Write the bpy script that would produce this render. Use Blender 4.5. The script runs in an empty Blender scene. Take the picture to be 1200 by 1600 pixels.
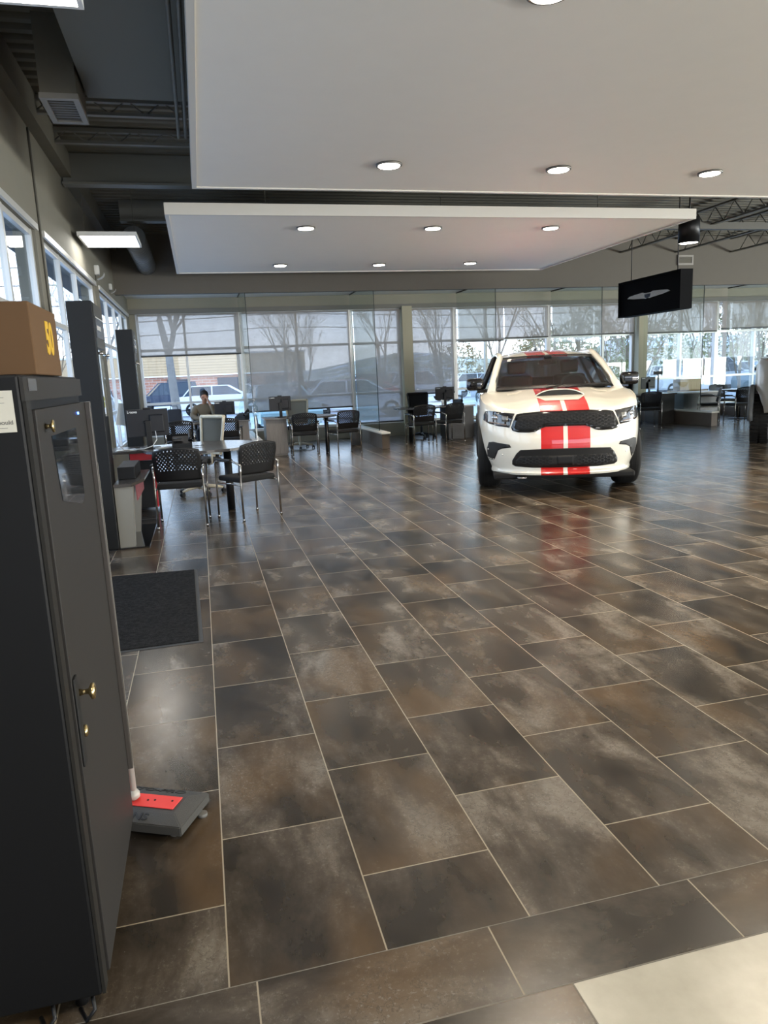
import bpy, bmesh, math, random
from math import sin, cos, pi, radians as R
from mathutils import Vector, Matrix
from mathutils.bvhtree import BVHTree

random.seed(7)
S = bpy.context.scene
COL = S.collection

# ------------------------------------------------------------------ camera
YAW, PITCH, ROLL, FPX = 0.2394, 0.1876, -0.0450, 1126.1
CAMZ = 1.5
fw = Vector((sin(YAW) * cos(PITCH), cos(YAW) * cos(PITCH), -sin(PITCH)))
rt = Vector((cos(YAW), -sin(YAW), 0))
up = rt.cross(fw)
r2 = cos(ROLL) * rt + sin(ROLL) * up
u2 = -sin(ROLL) * rt + cos(ROLL) * up
cd = bpy.data.cameras.new('camera')
cam = bpy.data.objects.new('camera', cd)
COL.objects.link(cam)
cam.matrix_world = Matrix(((r2.x, u2.x, -fw.x, 0), (r2.y, u2.y, -fw.y, 0), (r2.z, u2.z, -fw.z, CAMZ), (0, 0, 0, 1)))
cd.sensor_fit = 'VERTICAL'
cd.sensor_height = 36
cd.lens = 36 * FPX / 1600
cd.clip_end = 600
cd.clip_start = .05
S.camera = cam

# ------------------------------------------------------------------ view, world
S.view_settings.view_transform = 'Standard'
S.view_settings.look = 'None'
S.view_settings.gamma = 1
S.view_settings.use_curve_mapping = False
S.view_settings.exposure = 0.85
S.cycles.use_denoising = True
S.cycles.max_bounces = 10
S.cycles.diffuse_bounces = 5
S.cycles.glossy_bounces = 4
S.cycles.transparent_max_bounces = 24
S.cycles.transmission_bounces = 6
S.cycles.sample_clamp_indirect = 6
S.cycles.caustics_reflective = False
S.cycles.caustics_refractive = False

SKY = 2.5
w = bpy.data.worlds.new('World')
S.world = w
w.use_nodes = True
nt = w.node_tree
nt.nodes.clear()
tc = nt.nodes.new('ShaderNodeTexCoord')
sx = nt.nodes.new('ShaderNodeSeparateXYZ')
rp = nt.nodes.new('ShaderNodeValToRGB')
nz = nt.nodes.new('ShaderNodeTexNoise')
nz.inputs['Scale'].default_value = 3
nz.inputs['Detail'].default_value = 6
mx = nt.nodes.new('ShaderNodeMix')
mx.data_type = 'RGBA'
bg = nt.nodes.new('ShaderNodeBackground')
ow = nt.nodes.new('ShaderNodeOutputWorld')
rp.color_ramp.elements[0].position = 0.0
rp.color_ramp.elements[0].color = (.92, .95, 1, 1)
rp.color_ramp.elements[1].position = .55
rp.color_ramp.elements[1].color = (.22, .42, .8, 1)
e = rp.color_ramp.elements.new(.12)
e.color = (.62, .78, 1, 1)
nt.links.new(tc.outputs['Generated'], sx.inputs[0])
nt.links.new(sx.outputs['Z'], rp.inputs[0])
nt.links.new(tc.outputs['Generated'], nz.inputs['Vector'])
cr = nt.nodes.new('ShaderNodeValToRGB')
cr.color_ramp.elements[0].position = .45
cr.color_ramp.elements[1].position = .7
nt.links.new(nz.outputs['Fac'], cr.inputs[0])
nt.links.new(cr.outputs[0], mx.inputs[0])
nt.links.new(rp.outputs[0], mx.inputs[6])
mx.inputs[7].default_value = (.85, .88, .95, 1)
nt.links.new(mx.outputs[2], bg.inputs['Color'])
bg.inputs['Strength'].default_value = SKY
nt.links.new(bg.outputs[0], ow.inputs[0])

PANEL_E = 9.0     # emission of the led panels
CAN_E = 14.0      # emission of the recessed cans
CAN_W = 16.0      # watts of each can's spot

# added area lamps outside the unseen fronts, tilted up to brighten the ceiling panels
def daylight(x, y, z, sx_, sy_, tgt, watts):  # places one added fill lamp, turned towards tgt
    ld = bpy.data.lights.new('window_daylight', 'AREA')
    ld.shape = 'RECTANGLE'
    ld.size, ld.size_y = sx_, sy_
    ld.energy = watts
    ld.color = (1, .955, .87)
    l = bpy.data.objects.new('window_daylight', ld)
    COL.objects.link(l)
    l.location = (x, y, z)
    l.rotation_euler = (Vector(tgt) - Vector((x, y, z))).to_track_quat('-Z', 'Y').to_euler()


for dx in (7.0, 13.0):
    daylight(dx, -7.6, .9, 5.0, 1.6, (dx, -2, 4.6), 500)
for dy in (-4.0, 2.0, 8.0):
    daylight(20.6, dy, .9, 5.0, 1.6, (13, dy, 4.9), 1000)
# ------------------------------------------------------------------ materials
MATS = {}


def mat(name, col=(.5, .5, .5), rough=.5, metal=0, spec=.5, coat=0, emis=None, es=1, bump=0, bscale=40, var=0, vscale=6, alpha=1):
    if name in MATS:
        return MATS[name]
    m = bpy.data.materials.new(name)
    m.use_nodes = True
    t = m.node_tree
    b = t.nodes['Principled BSDF']
    b.inputs['Base Color'].default_value = (*col, 1)
    b.inputs['Roughness'].default_value = rough
    b.inputs['Metallic'].default_value = metal
    b.inputs['Specular IOR Level'].default_value = spec
    b.inputs['Coat Weight'].default_value = coat
    b.inputs['Coat Roughness'].default_value = .03
    if emis:
        b.inputs['Emission Color'].default_value = (*emis, 1)
        b.inputs['Emission Strength'].default_value = es
    if var or bump:
        c = t.nodes.new('ShaderNodeTexCoord')
        if var:
            n = t.nodes.new('ShaderNodeTexNoise')
            n.inputs['Scale'].default_value = vscale
            n.inputs['Detail'].default_value = 5
            t.links.new(c.outputs['Object'], n.inputs['Vector'])
            q = t.nodes.new('ShaderNodeMix')
            q.data_type = 'RGBA'
            q.inputs[6].default_value = (*[v * (1 - var) for v in col], 1)
            q.inputs[7].default_value = (*[min(1, v * (1 + var)) for v in col], 1)
            t.links.new(n.outputs['Fac'], q.inputs[0])
            t.links.new(q.outputs[2], b.inputs['Base Color'])
        if bump:
            n = t.nodes.new('ShaderNodeTexNoise')
            n.inputs['Scale'].default_value = bscale
            n.inputs['Detail'].default_value = 3
            t.links.new(c.outputs['Object'], n.inputs['Vector'])
            p = t.nodes.new('ShaderNodeBump')
            p.inputs['Strength'].default_value = bump
            p.inputs['Distance'].default_value = .01
            t.links.new(n.outputs['Fac'], p.inputs['Height'])
            t.links.new(p.outputs[0], b.inputs['Normal'])
    MATS[name] = m
    return m


def glassmat(name, tint=(.9, .95, .94), gloss=.08, rough=.0):
    m = bpy.data.materials.new(name)
    m.use_nodes = True
    t = m.node_tree
    t.nodes.clear()
    o = t.nodes.new('ShaderNodeOutputMaterial')
    a = t.nodes.new('ShaderNodeBsdfTransparent')
    a.inputs[0].default_value = (*tint, 1)
    g = t.nodes.new('ShaderNodeBsdfGlossy')
    g.inputs['Roughness'].default_value = rough
    fr = t.nodes.new('ShaderNodeLayerWeight')
    fr.inputs[0].default_value = .25
    ma = t.nodes.new('ShaderNodeMath')
    ma.operation = 'MULTIPLY_ADD'
    ma.inputs[1].default_value = .22
    ma.inputs[2].default_value = gloss
    t.links.new(fr.outputs['Facing'], ma.inputs[0])
    x = t.nodes.new('ShaderNodeMixShader')
    t.links.new(ma.outputs[0], x.inputs[0])
    t.links.new(a.outputs[0], x.inputs[1])
    t.links.new(g.outputs[0], x.inputs[2])
    t.links.new(x.outputs[0], o.inputs[0])
    MATS[name] = m
    return m


def noise(t, vec, scale, detail=6, rough=.6, dist=0, w=None):
    n = t.nodes.new('ShaderNodeTexNoise')
    if w is not None:
        n.noise_dimensions = '4D'
        t.links.new(w, n.inputs['W'])
    n.inputs['Scale'].default_value = scale
    n.inputs['Detail'].default_value = detail
    n.inputs['Roughness'].default_value = rough
    n.inputs['Distortion'].default_value = dist
    t.links.new(vec, n.inputs['Vector'])
    return n.outputs['Fac']


def ramp(t, fac, *stops):
    r = t.nodes.new('ShaderNodeValToRGB')
    e = r.color_ramp.elements
    e[0].position, e[0].color = stops[0][0], (*stops[0][1], 1)
    e[1].position, e[1].color = stops[-1][0], (*stops[-1][1], 1)
    for p, c in stops[1:-1]:
        k = e.new(p)
        k.color = (*c, 1)
    t.links.new(fac, r.inputs[0])
    return r.outputs[0]


def mixc(t, fac, a, b, mode='MIX'):
    q = t.nodes.new('ShaderNodeMix')
    q.data_type = 'RGBA'
    q.blend_type = mode
    for s, v in ((0, fac), (6, a), (7, b)):
        if hasattr(v, 'links'):
            t.links.new(v, q.inputs[s])
        elif isinstance(v, tuple):
            q.inputs[s].default_value = (*v, 1)
        else:
            q.inputs[s].default_value = v
    return q.outputs[2]


def tilemat(name, mode):
    m = bpy.data.materials.new(name)
    m.use_nodes = True
    t = m.node_tree
    b = t.nodes['Principled BSDF']
    c = t.nodes.new('ShaderNodeTexCoord').outputs['Object']
    sp = t.nodes.new('ShaderNodeSeparateXYZ')
    t.links.new(c, sp.inputs[0])

    def madd(o, k, d):
        n = t.nodes.new('ShaderNodeMath')
        n.operation = 'MULTIPLY_ADD'
        n.inputs[1].default_value = k
        n.inputs[2].default_value = d
        t.links.new(o, n.inputs[0])
        return n.outputs[0]
    cb = t.nodes.new('ShaderNodeCombineXYZ')
    if mode == 'main':
        t.links.new(madd(sp.outputs['Y'], 1, -1.9293), cb.inputs[0])
        t.links.new(madd(sp.outputs['X'], 1, .0598), cb.inputs[1])
        rh = .4115
    else:   # border rows laid across
        t.links.new(madd(sp.outputs['X'], 1, -.0093 + .3145 if mode != 'beige' else -.766), cb.inputs[0])
        t.links.new(madd(sp.outputs['Y'], 1, -1.392 if mode == 'b1' else -1.392), cb.inputs[1])
        rh = .4115 if mode != 'beige' else .8
    br = t.nodes.new('ShaderNodeTexBrick')
    br.offset = .5
    br.offset_frequency = 2
    br.inputs['Color1'].default_value = (0, 0, 0, 1)
    br.inputs['Color2'].default_value = (1, 1, 1, 1)
    br.inputs['Scale'].default_value = 1
    br.inputs['Mortar Size'].default_value = .0023
    br.inputs['Mortar Smooth'].default_value = .1
    br.inputs['Bias'].default_value = 0
    br.inputs['Brick Width'].default_value = .629 if mode != 'beige' else 1.26
    br.inputs['Row Height'].default_value = rh
    t.links.new(cb.outputs[0], br.inputs['Vector'])
    rnd = t.nodes.new('ShaderNodeSeparateColor')
    t.links.new(br.outputs['Color'], rnd.inputs[0])
    W = madd(rnd.outputs[0], 37.0, 0)
    if mode == 'beige':
        n = noise(t, c, 6, 8, .6)
        base = ramp(t, n, (.3, (.40, .37, .29)), (.7, (.50, .47, .38)))
        ro = .35
        fine = noise(t, c, 60, 5)
    else:
        mp = t.nodes.new('ShaderNodeMapping')
        mp.inputs['Scale'].default_value = (1.5, 3.2, 1)
        t.links.new(cb.outputs[0], mp.inputs[0])
        v1 = mp.outputs[0]
        n1 = noise(t, v1, 1.15, 6, .58, .3, W)
        base = ramp(t, n1, (.38, (.023, .018, .013)), (.47, (.048, .037, .026)), (.54, (.080, .063, .046)), (.63, (.18, .153, .120)))
        n2 = noise(t, v1, .8, 3, .5, .2, madd(W, 1.7, 11))
        rust = ramp(t, n2, (.5, (0, 0, 0)), (.66, (1, 1, 1)))
        n5 = noise(t, cb.outputs[0], 14, 10, .72, .3, W)
        f5 = ramp(t, n5, (.32, (.55, .55, .55)), (.68, (1.45, 1.45, 1.45)))
        base = mixc(t, .5, base, f5, 'MULTIPLY')
        q = mixc(t, rust, base, (.130, .078, .034))
        base = mixc(t, .58, base, q)
        n3 = noise(t, cb.outputs[0], 75, 10, .8, .2, W)
        specks = ramp(t, n3, (.54, (0, 0, 0)), (.66, (.8, .8, .8)))
        mk = ramp(t, n1, (.47, (0, 0, 0)), (.62, (1, 1, 1)))
        sm = mixc(t, 1.0, specks, mk, 'MULTIPLY')
        base = mixc(t, sm, base, (.30, .275, .23))
        n7 = noise(t, cb.outputs[0], 20, 8, .65, .2, W)
        crack = ramp(t, n7, (.488, (0, 0, 0)), (.497, (1, 1, 1)), (.503, (1, 1, 1)), (.512, (0, 0, 0)))
        crack = mixc(t, 1.0, crack, mk, 'MULTIPLY')
        base = mixc(t, mixc(t, .4, crack, (0, 0, 0)), base, (.035, .03, .025))
        n4 = noise(t, c, 120, 3, .6)
        wsp = ramp(t, n4, (.74, (0, 0, 0)), (.76, (1, 1, 1)))
        n6 = noise(t, c, 2.2, 3, .5)
        w6 = ramp(t, n6, (.56, (0, 0, 0)), (.62, (1, 1, 1)))
        base = mixc(t, mixc(t, 1.0, wsp, w6, 'MULTIPLY'), base, (.55, .53, .5))
        ro = None
        fine = n5
    groutc = (.34, .285, .20) if mode != 'beige' else (.06, .05, .04)
    base = mixc(t, br.outputs['Fac'], base, groutc)
    t.links.new(base, b.inputs['Base Color'])
    rr = ramp(t, fine, (.35, (.21,) * 3), (.65, (.27,) * 3))
    rr = mixc(t, br.outputs['Fac'], rr, (.8, .8, .8))
    t.links.new(rr, b.inputs['Roughness'])
    b.inputs['Specular IOR Level'].default_value = .62
    bp = t.nodes.new('ShaderNodeBump')
    bp.inputs['Strength'].default_value = .25
    bp.inputs['Distance'].default_value = .002
    inv = madd(br.outputs['Fac'], -1, 1)
    hh = inv
    t.links.new(hh, bp.inputs['Height'])
    t.links.new(bp.outputs[0], b.inputs['Normal'])
    MATS[name] = m
    return m


def woodmat(name, a, b_, rough=.4):
    m = bpy.data.materials.new(name)
    m.use_nodes = True
    t = m.node_tree
    b = t.nodes['Principled BSDF']
    c = t.nodes.new('ShaderNodeTexCoord').outputs['Object']
    mp = t.nodes.new('ShaderNodeMapping')
    mp.inputs['Scale'].default_value = (14, 14, 1.2)
    t.links.new(c, mp.inputs[0])
    n = noise(t, mp.outputs[0], 3, 6, .6, .3)
    t.links.new(ramp(t, n, (.3, a), (.7, b_)), b.inputs['Base Color'])
    b.inputs['Roughness'].default_value = rough
    MATS[name] = m
    return m


def blindmat():
    m = bpy.data.materials.new('blind_mesh')
    m.use_nodes = True
    t = m.node_tree
    t.nodes.clear()
    o = t.nodes.new('ShaderNodeOutputMaterial')
    a = t.nodes.new('ShaderNodeBsdfTransparent')
    a.inputs[0].default_value = (.325, .325, .335, 1)
    d = t.nodes.new('ShaderNodeBsdfDiffuse')
    c = t.nodes.new('ShaderNodeTexCoord').outputs['Object']
    n = noise(t, c, 5, 4)
    t.links.new(ramp(t, n, (.3, (.19, .168, .14)), (.7, (.23, .205, .172))), d.inputs[0])
    tr = t.nodes.new('ShaderNodeBsdfTranslucent')
    tr.inputs[0].default_value = (.13, .12, .105, 1)
    x1 = t.nodes.new('ShaderNodeAddShader')
    t.links.new(d.outputs[0], x1.inputs[0])
    t.links.new(tr.outputs[0], x1.inputs[1])
    x = t.nodes.new('ShaderNodeAddShader')
    t.links.new(a.outputs[0], x.inputs[0])
    t.links.new(x1.outputs[0], x.inputs[1])
    t.links.new(x.outputs[0], o.inputs[0])
    MATS['blind_mesh'] = m
    return m


M_floor = tilemat('brown_tile', 'main')
M_bord = tilemat('brown_tile_border', 'b1')
M_bord2 = tilemat('brown_tile_border_two', 'b2')
M_beige = tilemat('beige_tile', 'beige')
M_blind = blindmat()
M_glass = glassmat('window_glass', (.93, .96, .97), .03)
M_pglass = glassmat('partition_glass', (.93, .965, .955), .035)
M_gedge = mat('glass_edge', (.01, .02, .02), .2)
M_wall = mat('taupe_paint', (.165, .15, .12), .75, var=.05, bump=.05)
M_wall2 = mat('light_taupe_paint', (.30, .28, .22), .7, var=.04)
M_deck = mat('dark_deck', (.16, .15, .12), .7, var=.12)
M_steel = mat('painted_steel', (.13, .125, .105), .55)
M_cloud = mat('cream_panel', (.88, .845, .77), .55, var=.02)
M_cloudedge = mat('panel_edge', (.42, .40, .35), .6)
M_trimw = mat('white_trim', (.80, .78, .72), .5)
M_alu = mat('aluminium_frame', (.62, .62, .60), .38, metal=.35)
M_black = mat('black_plastic', (.005, .005, .0055), .45, spec=.35)
M_blackg = mat('gloss_black', (.006, .006, .007), .08, coat=.6)
M_fabric = mat('black_fabric', (.006, .006, .006), .85, bump=.3, bscale=300)
M_chrome = mat('chrome', (.45, .43, .40), .18, metal=1)
M_brass = mat('brass', (.62, .48, .24), .25, metal=1)
M_rubber = mat('rubber', (.007, .007, .007), .75, spec=.3)
M_cab = mat('dark_cabinet_paint', (.0035, .0037, .0042), .5, spec=.3, var=.1, vscale=3)
M_cabd = mat('dark_cabinet_door', (.022, .020, .018), .55, spec=.35, var=.12, vscale=2)
M_card = mat('cardboard', (.11, .056, .020), .8, var=.1, vscale=5)
M_white = mat('white_plastic', (.7, .7, .68), .4)
M_paper = mat('paper', (.75, .74, .68), .7)
M_wood = woodmat('grey_oak', (.13, .115, .10), (.19, .17, .15))
M_dwood = woodmat('dark_oak', (.010, .0095, .009), (.022, .020, .018))
M_desk = mat('dark_laminate', (.06, .052, .045), .22, var=.15)
M_red = mat('red_laminate', (.55, .03, .04), .4)
M_tan = woodmat('tan_wood', (.38, .24, .09), (.5, .33, .14))
M_scr = mat('screen', (.01, .01, .012), .15)


# ------------------------------------------------------------------ mesh helpers
def box(bm, x0, x1, y0, y1, z0, z1, mi=0, bev=0, seg=2, mtx=None):
    vs = [bm.verts.new((x, y, z)) for z in (z0, z1) for y in (y0, y1) for x in (x0, x1)]
    F = [(0, 2, 3, 1), (4, 5, 7, 6), (0, 1, 5, 4), (2, 6, 7, 3), (0, 4, 6, 2), (1, 3, 7, 5)]
    fs = [bm.faces.new([vs[i] for i in f]) for f in F]
    for f in fs:
        f.material_index = mi
    if bev:
        es = list({e for f in fs for e in f.edges})
        r = bmesh.ops.bevel(bm, geom=es, offset=bev, segments=seg, affect='EDGES', profile=.5)
        vs = list({v for v in r['verts']} | {v for f in r['faces'] for v in f.verts} | {v for v in vs if v.is_valid})
        for f in r['faces']:
            f.material_index = mi
    if mtx:
        bmesh.ops.transform(bm, matrix=mtx, verts=[v for v in vs if v.is_valid])
    return vs


def ring(bm, c, ax, r, n, ph=0):
    ax = ax.normalized()
    a = Vector((0, 0, 1)) if abs(ax.z) < .9 else Vector((1, 0, 0))
    u = ax.cross(a).normalized()
    v = ax.cross(u)
    return [bm.verts.new(c + (u * cos(2 * pi * i / n + ph) + v * sin(2 * pi * i / n + ph)) * r) for i in range(n)]


def bridge(bm, a, b, mi=0, sm=True):
    n = len(a)
    for i in range(n):
        f = bm.faces.new((a[i], a[(i + 1) % n], b[(i + 1) % n], b[i]))
        f.material_index = mi
        f.smooth = sm


def tube(bm, pts, r, n=8, mi=0, caps=True):
    pts = [Vector(p) for p in pts]
    rs = r if isinstance(r, (list, tuple)) else [r] * len(pts)
    ax0 = (pts[1] - pts[0]).normalized()
    a = Vector((0, 0, 1)) if abs(ax0.z) < .9 else Vector((1, 0, 0))
    u = ax0.cross(a).normalized()
    rings = []
    for i, p in enumerate(pts):
        if i == 0:
            t = pts[1] - pts[0]
        elif i == len(pts) - 1:
            t = pts[-1] - pts[-2]
        else:
            t = (pts[i + 1] - p).normalized() + (p - pts[i - 1]).normalized()
        t.normalize()
        u = (u - t * u.dot(t))
        if u.length < 1e-5:
            u = t.orthogonal()
        u.normalize()
        v = t.cross(u)
        rings.append([bm.verts.new(p + (u * cos(2 * pi * k / n) + v * sin(2 * pi * k / n)) * rs[i]) for k in range(n)])
    for i in range(len(rings) - 1):
        bridge(bm, rings[i], rings[i + 1], mi)
    if caps:
        for rg in (rings[0], rings[-1]):
            f = bm.faces.new(rg)
            f.material_index = mi


def cyl(bm, p0, p1, r, n=16, mi=0, r2=None):
    tube(bm, [p0, p1], [r, r if r2 is None else r2], n, mi)


def lathe(bm, prof, n=24, c=(0, 0, 0), mi=0, axis='z', sm=True):
    c = Vector(c)
    rg = []
    for r, h in prof:
        row = []
        for i in range(n):
            a = 2 * pi * i / n
            if axis == 'z':
                p = Vector((r * cos(a), r * sin(a), h))
            elif axis == 'x':
                p = Vector((h, r * cos(a), r * sin(a)))
            else:
                p = Vector((r * cos(a), h, r * sin(a)))
            row.append(bm.verts.new(c + p))
        rg.append(row)
    for i in range(len(rg) - 1):
        bridge(bm, rg[i], rg[i + 1], mi, sm)
    bm.faces.new(rg[0]).material_index = mi
    bm.faces.new(rg[-1]).material_index = mi


def prism(bm, pts, h0, h1, axis='z', mi=0, bev=0):
    def P(a, b, h):
        return {'z': (a, b, h), 'y': (a, h, b), 'x': (h, a, b)}[axis]
    A = [bm.verts.new(P(a, b, h0)) for a, b in pts]
    B = [bm.verts.new(P(a, b, h1)) for a, b in pts]
    n = len(pts)
    fs = [bm.faces.new(A), bm.faces.new(B)]
    for i in range(n):
        fs.append(bm.faces.new((A[i], A[(i + 1) % n], B[(i + 1) % n], B[i])))
    for f in fs:
        f.material_index = mi
    if bev:
        es = list(set(fs[0].edges) | set(fs[1].edges))
        bmesh.ops.bevel(bm, geom=es, offset=bev, segments=2, affect='EDGES')


def grid(bm, nu, nv, fn, mi=0, sm=True):
    V = [[bm.verts.new(fn(i / nu, j / nv)) for j in range(nv + 1)] for i in range(nu + 1)]
    for i in range(nu):
        for j in range(nv):
            f = bm.faces.new((V[i][j], V[i + 1][j], V[i + 1][j + 1], V[i][j + 1]))
            f.smooth = sm
            f.material_index = mi
    return V


def ell(bm, c, r, nu=16, nv=10, mi=0, mtx=None):
    g = bmesh.ops.create_uvsphere(bm, u_segments=nu, v_segments=nv, radius=1)
    m = Matrix.Translation(c) @ (mtx or Matrix()) @ Matrix.Diagonal((*r, 1))
    bmesh.ops.transform(bm, matrix=m, verts=g['verts'])
    for v in g['verts']:
        for f in v.link_faces:
            f.smooth = True
            f.material_index = mi


def nb():
    return bmesh.new()


def ob(name, bm, m, parent=None, loc=(0, 0, 0), rot=(0, 0, 0), fix=True):
    if fix:
        bmesh.ops.recalc_face_normals(bm, faces=bm.faces[:])
    me = bpy.data.meshes.new(name)
    bm.to_mesh(me)
    bm.free()
    for q in (m if isinstance(m, (list, tuple)) else [m]):
        me.materials.append(q)
    o = bpy.data.objects.new(name, me)
    o.location = loc
    o.rotation_euler = rot
    COL.objects.link(o)
    if parent:
        o.parent = parent
    return o


def tag(o, label=None, cat=None, group=None, kind=None):
    if label:
        o['label'] = label
    if cat:
        o['category'] = cat
    if group:
        o['group'] = group
    if kind:
        o['kind'] = kind
    return o


def thing(name, label, cat, loc=(0, 0, 0), rz=0, group=None, scale=1):
    o = bpy.data.objects.new(name, None)
    o.empty_display_size = .1
    o.location = loc
    o.rotation_euler = (0, 0, rz)
    o.scale = (scale,) * 3
    COL.objects.link(o)
    return tag(o, label, cat, group)


def kids(o):
    return [c for c in bpy.data.objects if c.parent == o]


def copy_tree(o, parent=None):
    c = o.copy()
    COL.objects.link(c)
    c.parent = parent
    for ch in kids(o):
        copy_tree(ch, c)
    return c


def clone(o, label, loc, rz, group=None):
    c = copy_tree(o)
    c.location = loc
    c.rotation_euler = (0, 0, rz)
    c['label'] = label
    if group:
        c['group'] = group
    return c


def struct(name, bm, m, parent=None):
    o = ob(name, bm, m, parent)
    if not parent:
        o['kind'] = 'structure'
    return o


def text(name, s, size, m, parent, mtx, ext=.001, sx=1, bold=0):
    cu = bpy.data.curves.new('t', 'FONT')
    cu.body = s
    cu.size = size
    cu.extrude = ext
    cu.offset = bold
    cu.align_x = 'CENTER'
    cu.align_y = 'CENTER'
    o = bpy.data.objects.new('t', cu)
    COL.objects.link(o)
    dg = bpy.context.evaluated_depsgraph_get()
    me = bpy.data.meshes.new_from_object(o.evaluated_get(dg))
    bpy.data.objects.remove(o)
    me.transform(Matrix(mtx) @ Matrix.Diagonal((sx, 1, 1, 1)))
    me.materials.clear()
    me.materials.append(m)
    q = bpy.data.objects.new(name, me)
    COL.objects.link(q)
    if parent:
        q.parent = parent
    return q


# matrices placing text: facing -Y (readable from the camera side), facing +X
def face_my(x, y, z):
    return Matrix.Translation((x, y, z)) @ Matrix.Rotation(pi / 2, 4, 'X')


def face_px(x, y, z):
    return Matrix.Translation((x, y, z)) @ Matrix.Rotation(pi / 2, 4, 'Z') @ Matrix.Rotation(pi / 2, 4, 'X')


def bake(o):
    dg = bpy.context.evaluated_depsgraph_get()
    dg.update()
    me = bpy.data.meshes.new_from_object(o.evaluated_get(dg))
    o.modifiers.clear()
    o.data = me


# ================================================================== SHELL
XL, YB, YS = -1.40, 17.6, 15.0       # left wall, window wall, bulkhead
XR, YN, ZT = 20.0, -7.0, 4.3
bm = nb()


def quad(bm, x0, x1, y0, y1, z, mi):
    f = bm.faces.new([bm.verts.new(p) for p in ((x0, y0, z), (x1, y0, z), (x1, y1, z), (x0, y1, z))])
    f.material_index = mi


quad(bm, XL, XR, 1.626, YB, 0, 0)
quad(bm, XL, XR, 1.392, 1.626, 0, 1)
quad(bm, XL, .766, YN, 1.392, 0, 2)
quad(bm, .766, XR, YN, 1.392, 0, 3)
for q in ((XL, XR, 1.6245, 1.6275), (XL, XR, 1.3905, 1.3935), (.7645, .7675, YN, 1.3905)):
    quad(bm, *q, .0006, 4)
struct('floor', bm, [M_floor, M_bord, M_bord2, M_beige, mat('grout', (.20, .18, .145), .8)])

# ceiling deck (corrugated)
bm = nb()
n = 0
y = YN
pitch = .18
prof = []
while y < YB:
    prof += [(y, ZT + .04), (y + .07, ZT + .04), (y + .09, ZT), (y + .16, ZT)]
    y += pitch
prof.append((YB + .2, ZT))
A = [bm.verts.new((XL - .2, a, b)) for a, b in prof]
B = [bm.verts.new((XR, a, b)) for a, b in prof]
for i in range(len(prof) - 1):
    bm.faces.new((A[i], A[i + 1], B[i + 1], B[i]))
struct('ceiling', bm, M_deck)
# roof slab above so that no daylight comes through
bm = nb()
box(bm, XL - .25, XR + .1, YN - .1, YB + .3, ZT + .05, ZT + .3)
struct('trim_1', bm, M_deck)

# left wall with three window groups
GL = [(1.0, 4.2), (4.55, 7.90), (8.30, 12.05), (12.55, 17.35)]
SILL, HEAD = .40, 3.02
bm = nb()
box(bm, XL - .2, XL, YN, YB + .2, 0, SILL)
box(bm, XL - .2, XL, YN, YB + .2, HEAD, 4.02)
ys = [YN] + [v for g in GL for v in g] + [YB + .2]
for i in range(0, len(ys), 2):
    box(bm, XL - .2, XL, ys[i], ys[i + 1], SILL, HEAD)
struct('wall_left', bm, M_wall2 if False else mat('left_wall_paint', (.19, .18, .145), .75, var=.05))
bm = nb()
box(bm, XL - .2, XL + .12, YN, YS, 4.02, ZT)
struct('trim_2', bm, M_deck)
bm = nb()
tube(bm, [(XL + .012, 8.12, .42), (XL + .012, 8.12, 4.0)], .012, 6)
struct('trim_3', bm, M_steel)

wn = 0


def window(horizontal, a0, a1, z0, z1, verts, hors, fwid=.055, dep=.055, pos=None):
    """frame + glass of one window opening; horizontal='x' runs along X at y=pos, 'y' runs along Y at x=pos"""
    global wn
    wn += 1
    fr, gl = nb(), nb()

    def bx(b, s0, s1, zz0, zz1, d0, d1):
        if horizontal == 'x':
            box(b, s0, s1, pos + d0, pos + d1, zz0, zz1)
        else:
            box(b, pos - d1, pos - d0, s0, s1, zz0, zz1)
    for v in verts:
        bx(fr, v - fwid / 2, v + fwid / 2, z0, z1, 0, dep)
    vs = sorted(verts)
    for h in hors:
        for i in range(len(vs) - 1):
            bx(fr, vs[i] + fwid / 2, vs[i + 1] - fwid / 2, h - fwid / 2, h + fwid / 2, .005, dep - .005)
    bx(gl, a0 + .01, a1 - .01, z0 + .01, z1 - .01, dep * .55, dep * .55 + .006)
    f = tag(ob('window_%d' % wn, fr, M_alu), kind='structure')
    ob('window_pane', gl, M_glass, f)
    return f


def vv(a, b, n):
    return [a + .028 + (b - a - .056) * i / n for i in range(n + 1)]


window('y', 1.0, 4.2, SILL, HEAD, vv(1.0, 4.2, 3), [SILL + .03, 1.07, 2.2, HEAD - .03], pos=XL - .03)
window('y', 4.55, 7.90, SILL, HEAD, vv(4.55, 7.90, 3), [SILL + .03, 1.07, 2.2, HEAD - .03], pos=XL - .03)
window('y', 8.30, 12.05, SILL, HEAD, [8.33, 9.3, 10.45, 12.02], [SILL + .03, 1.07, 2.2, HEAD - .03], pos=XL - .03)
window('y', 12.55, 17.35, SILL, HEAD, vv(12.55, 17.35, 4), [SILL + .03, 1.07, 2.2, HEAD - .03], pos=XL - .03)
# casing of the left windows
bm = nb()
for a, b in GL:
    box(bm, XL, XL + .025, a - .05, b + .05, HEAD, HEAD + .06)
struct('trim_4', bm, M_alu)

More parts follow.
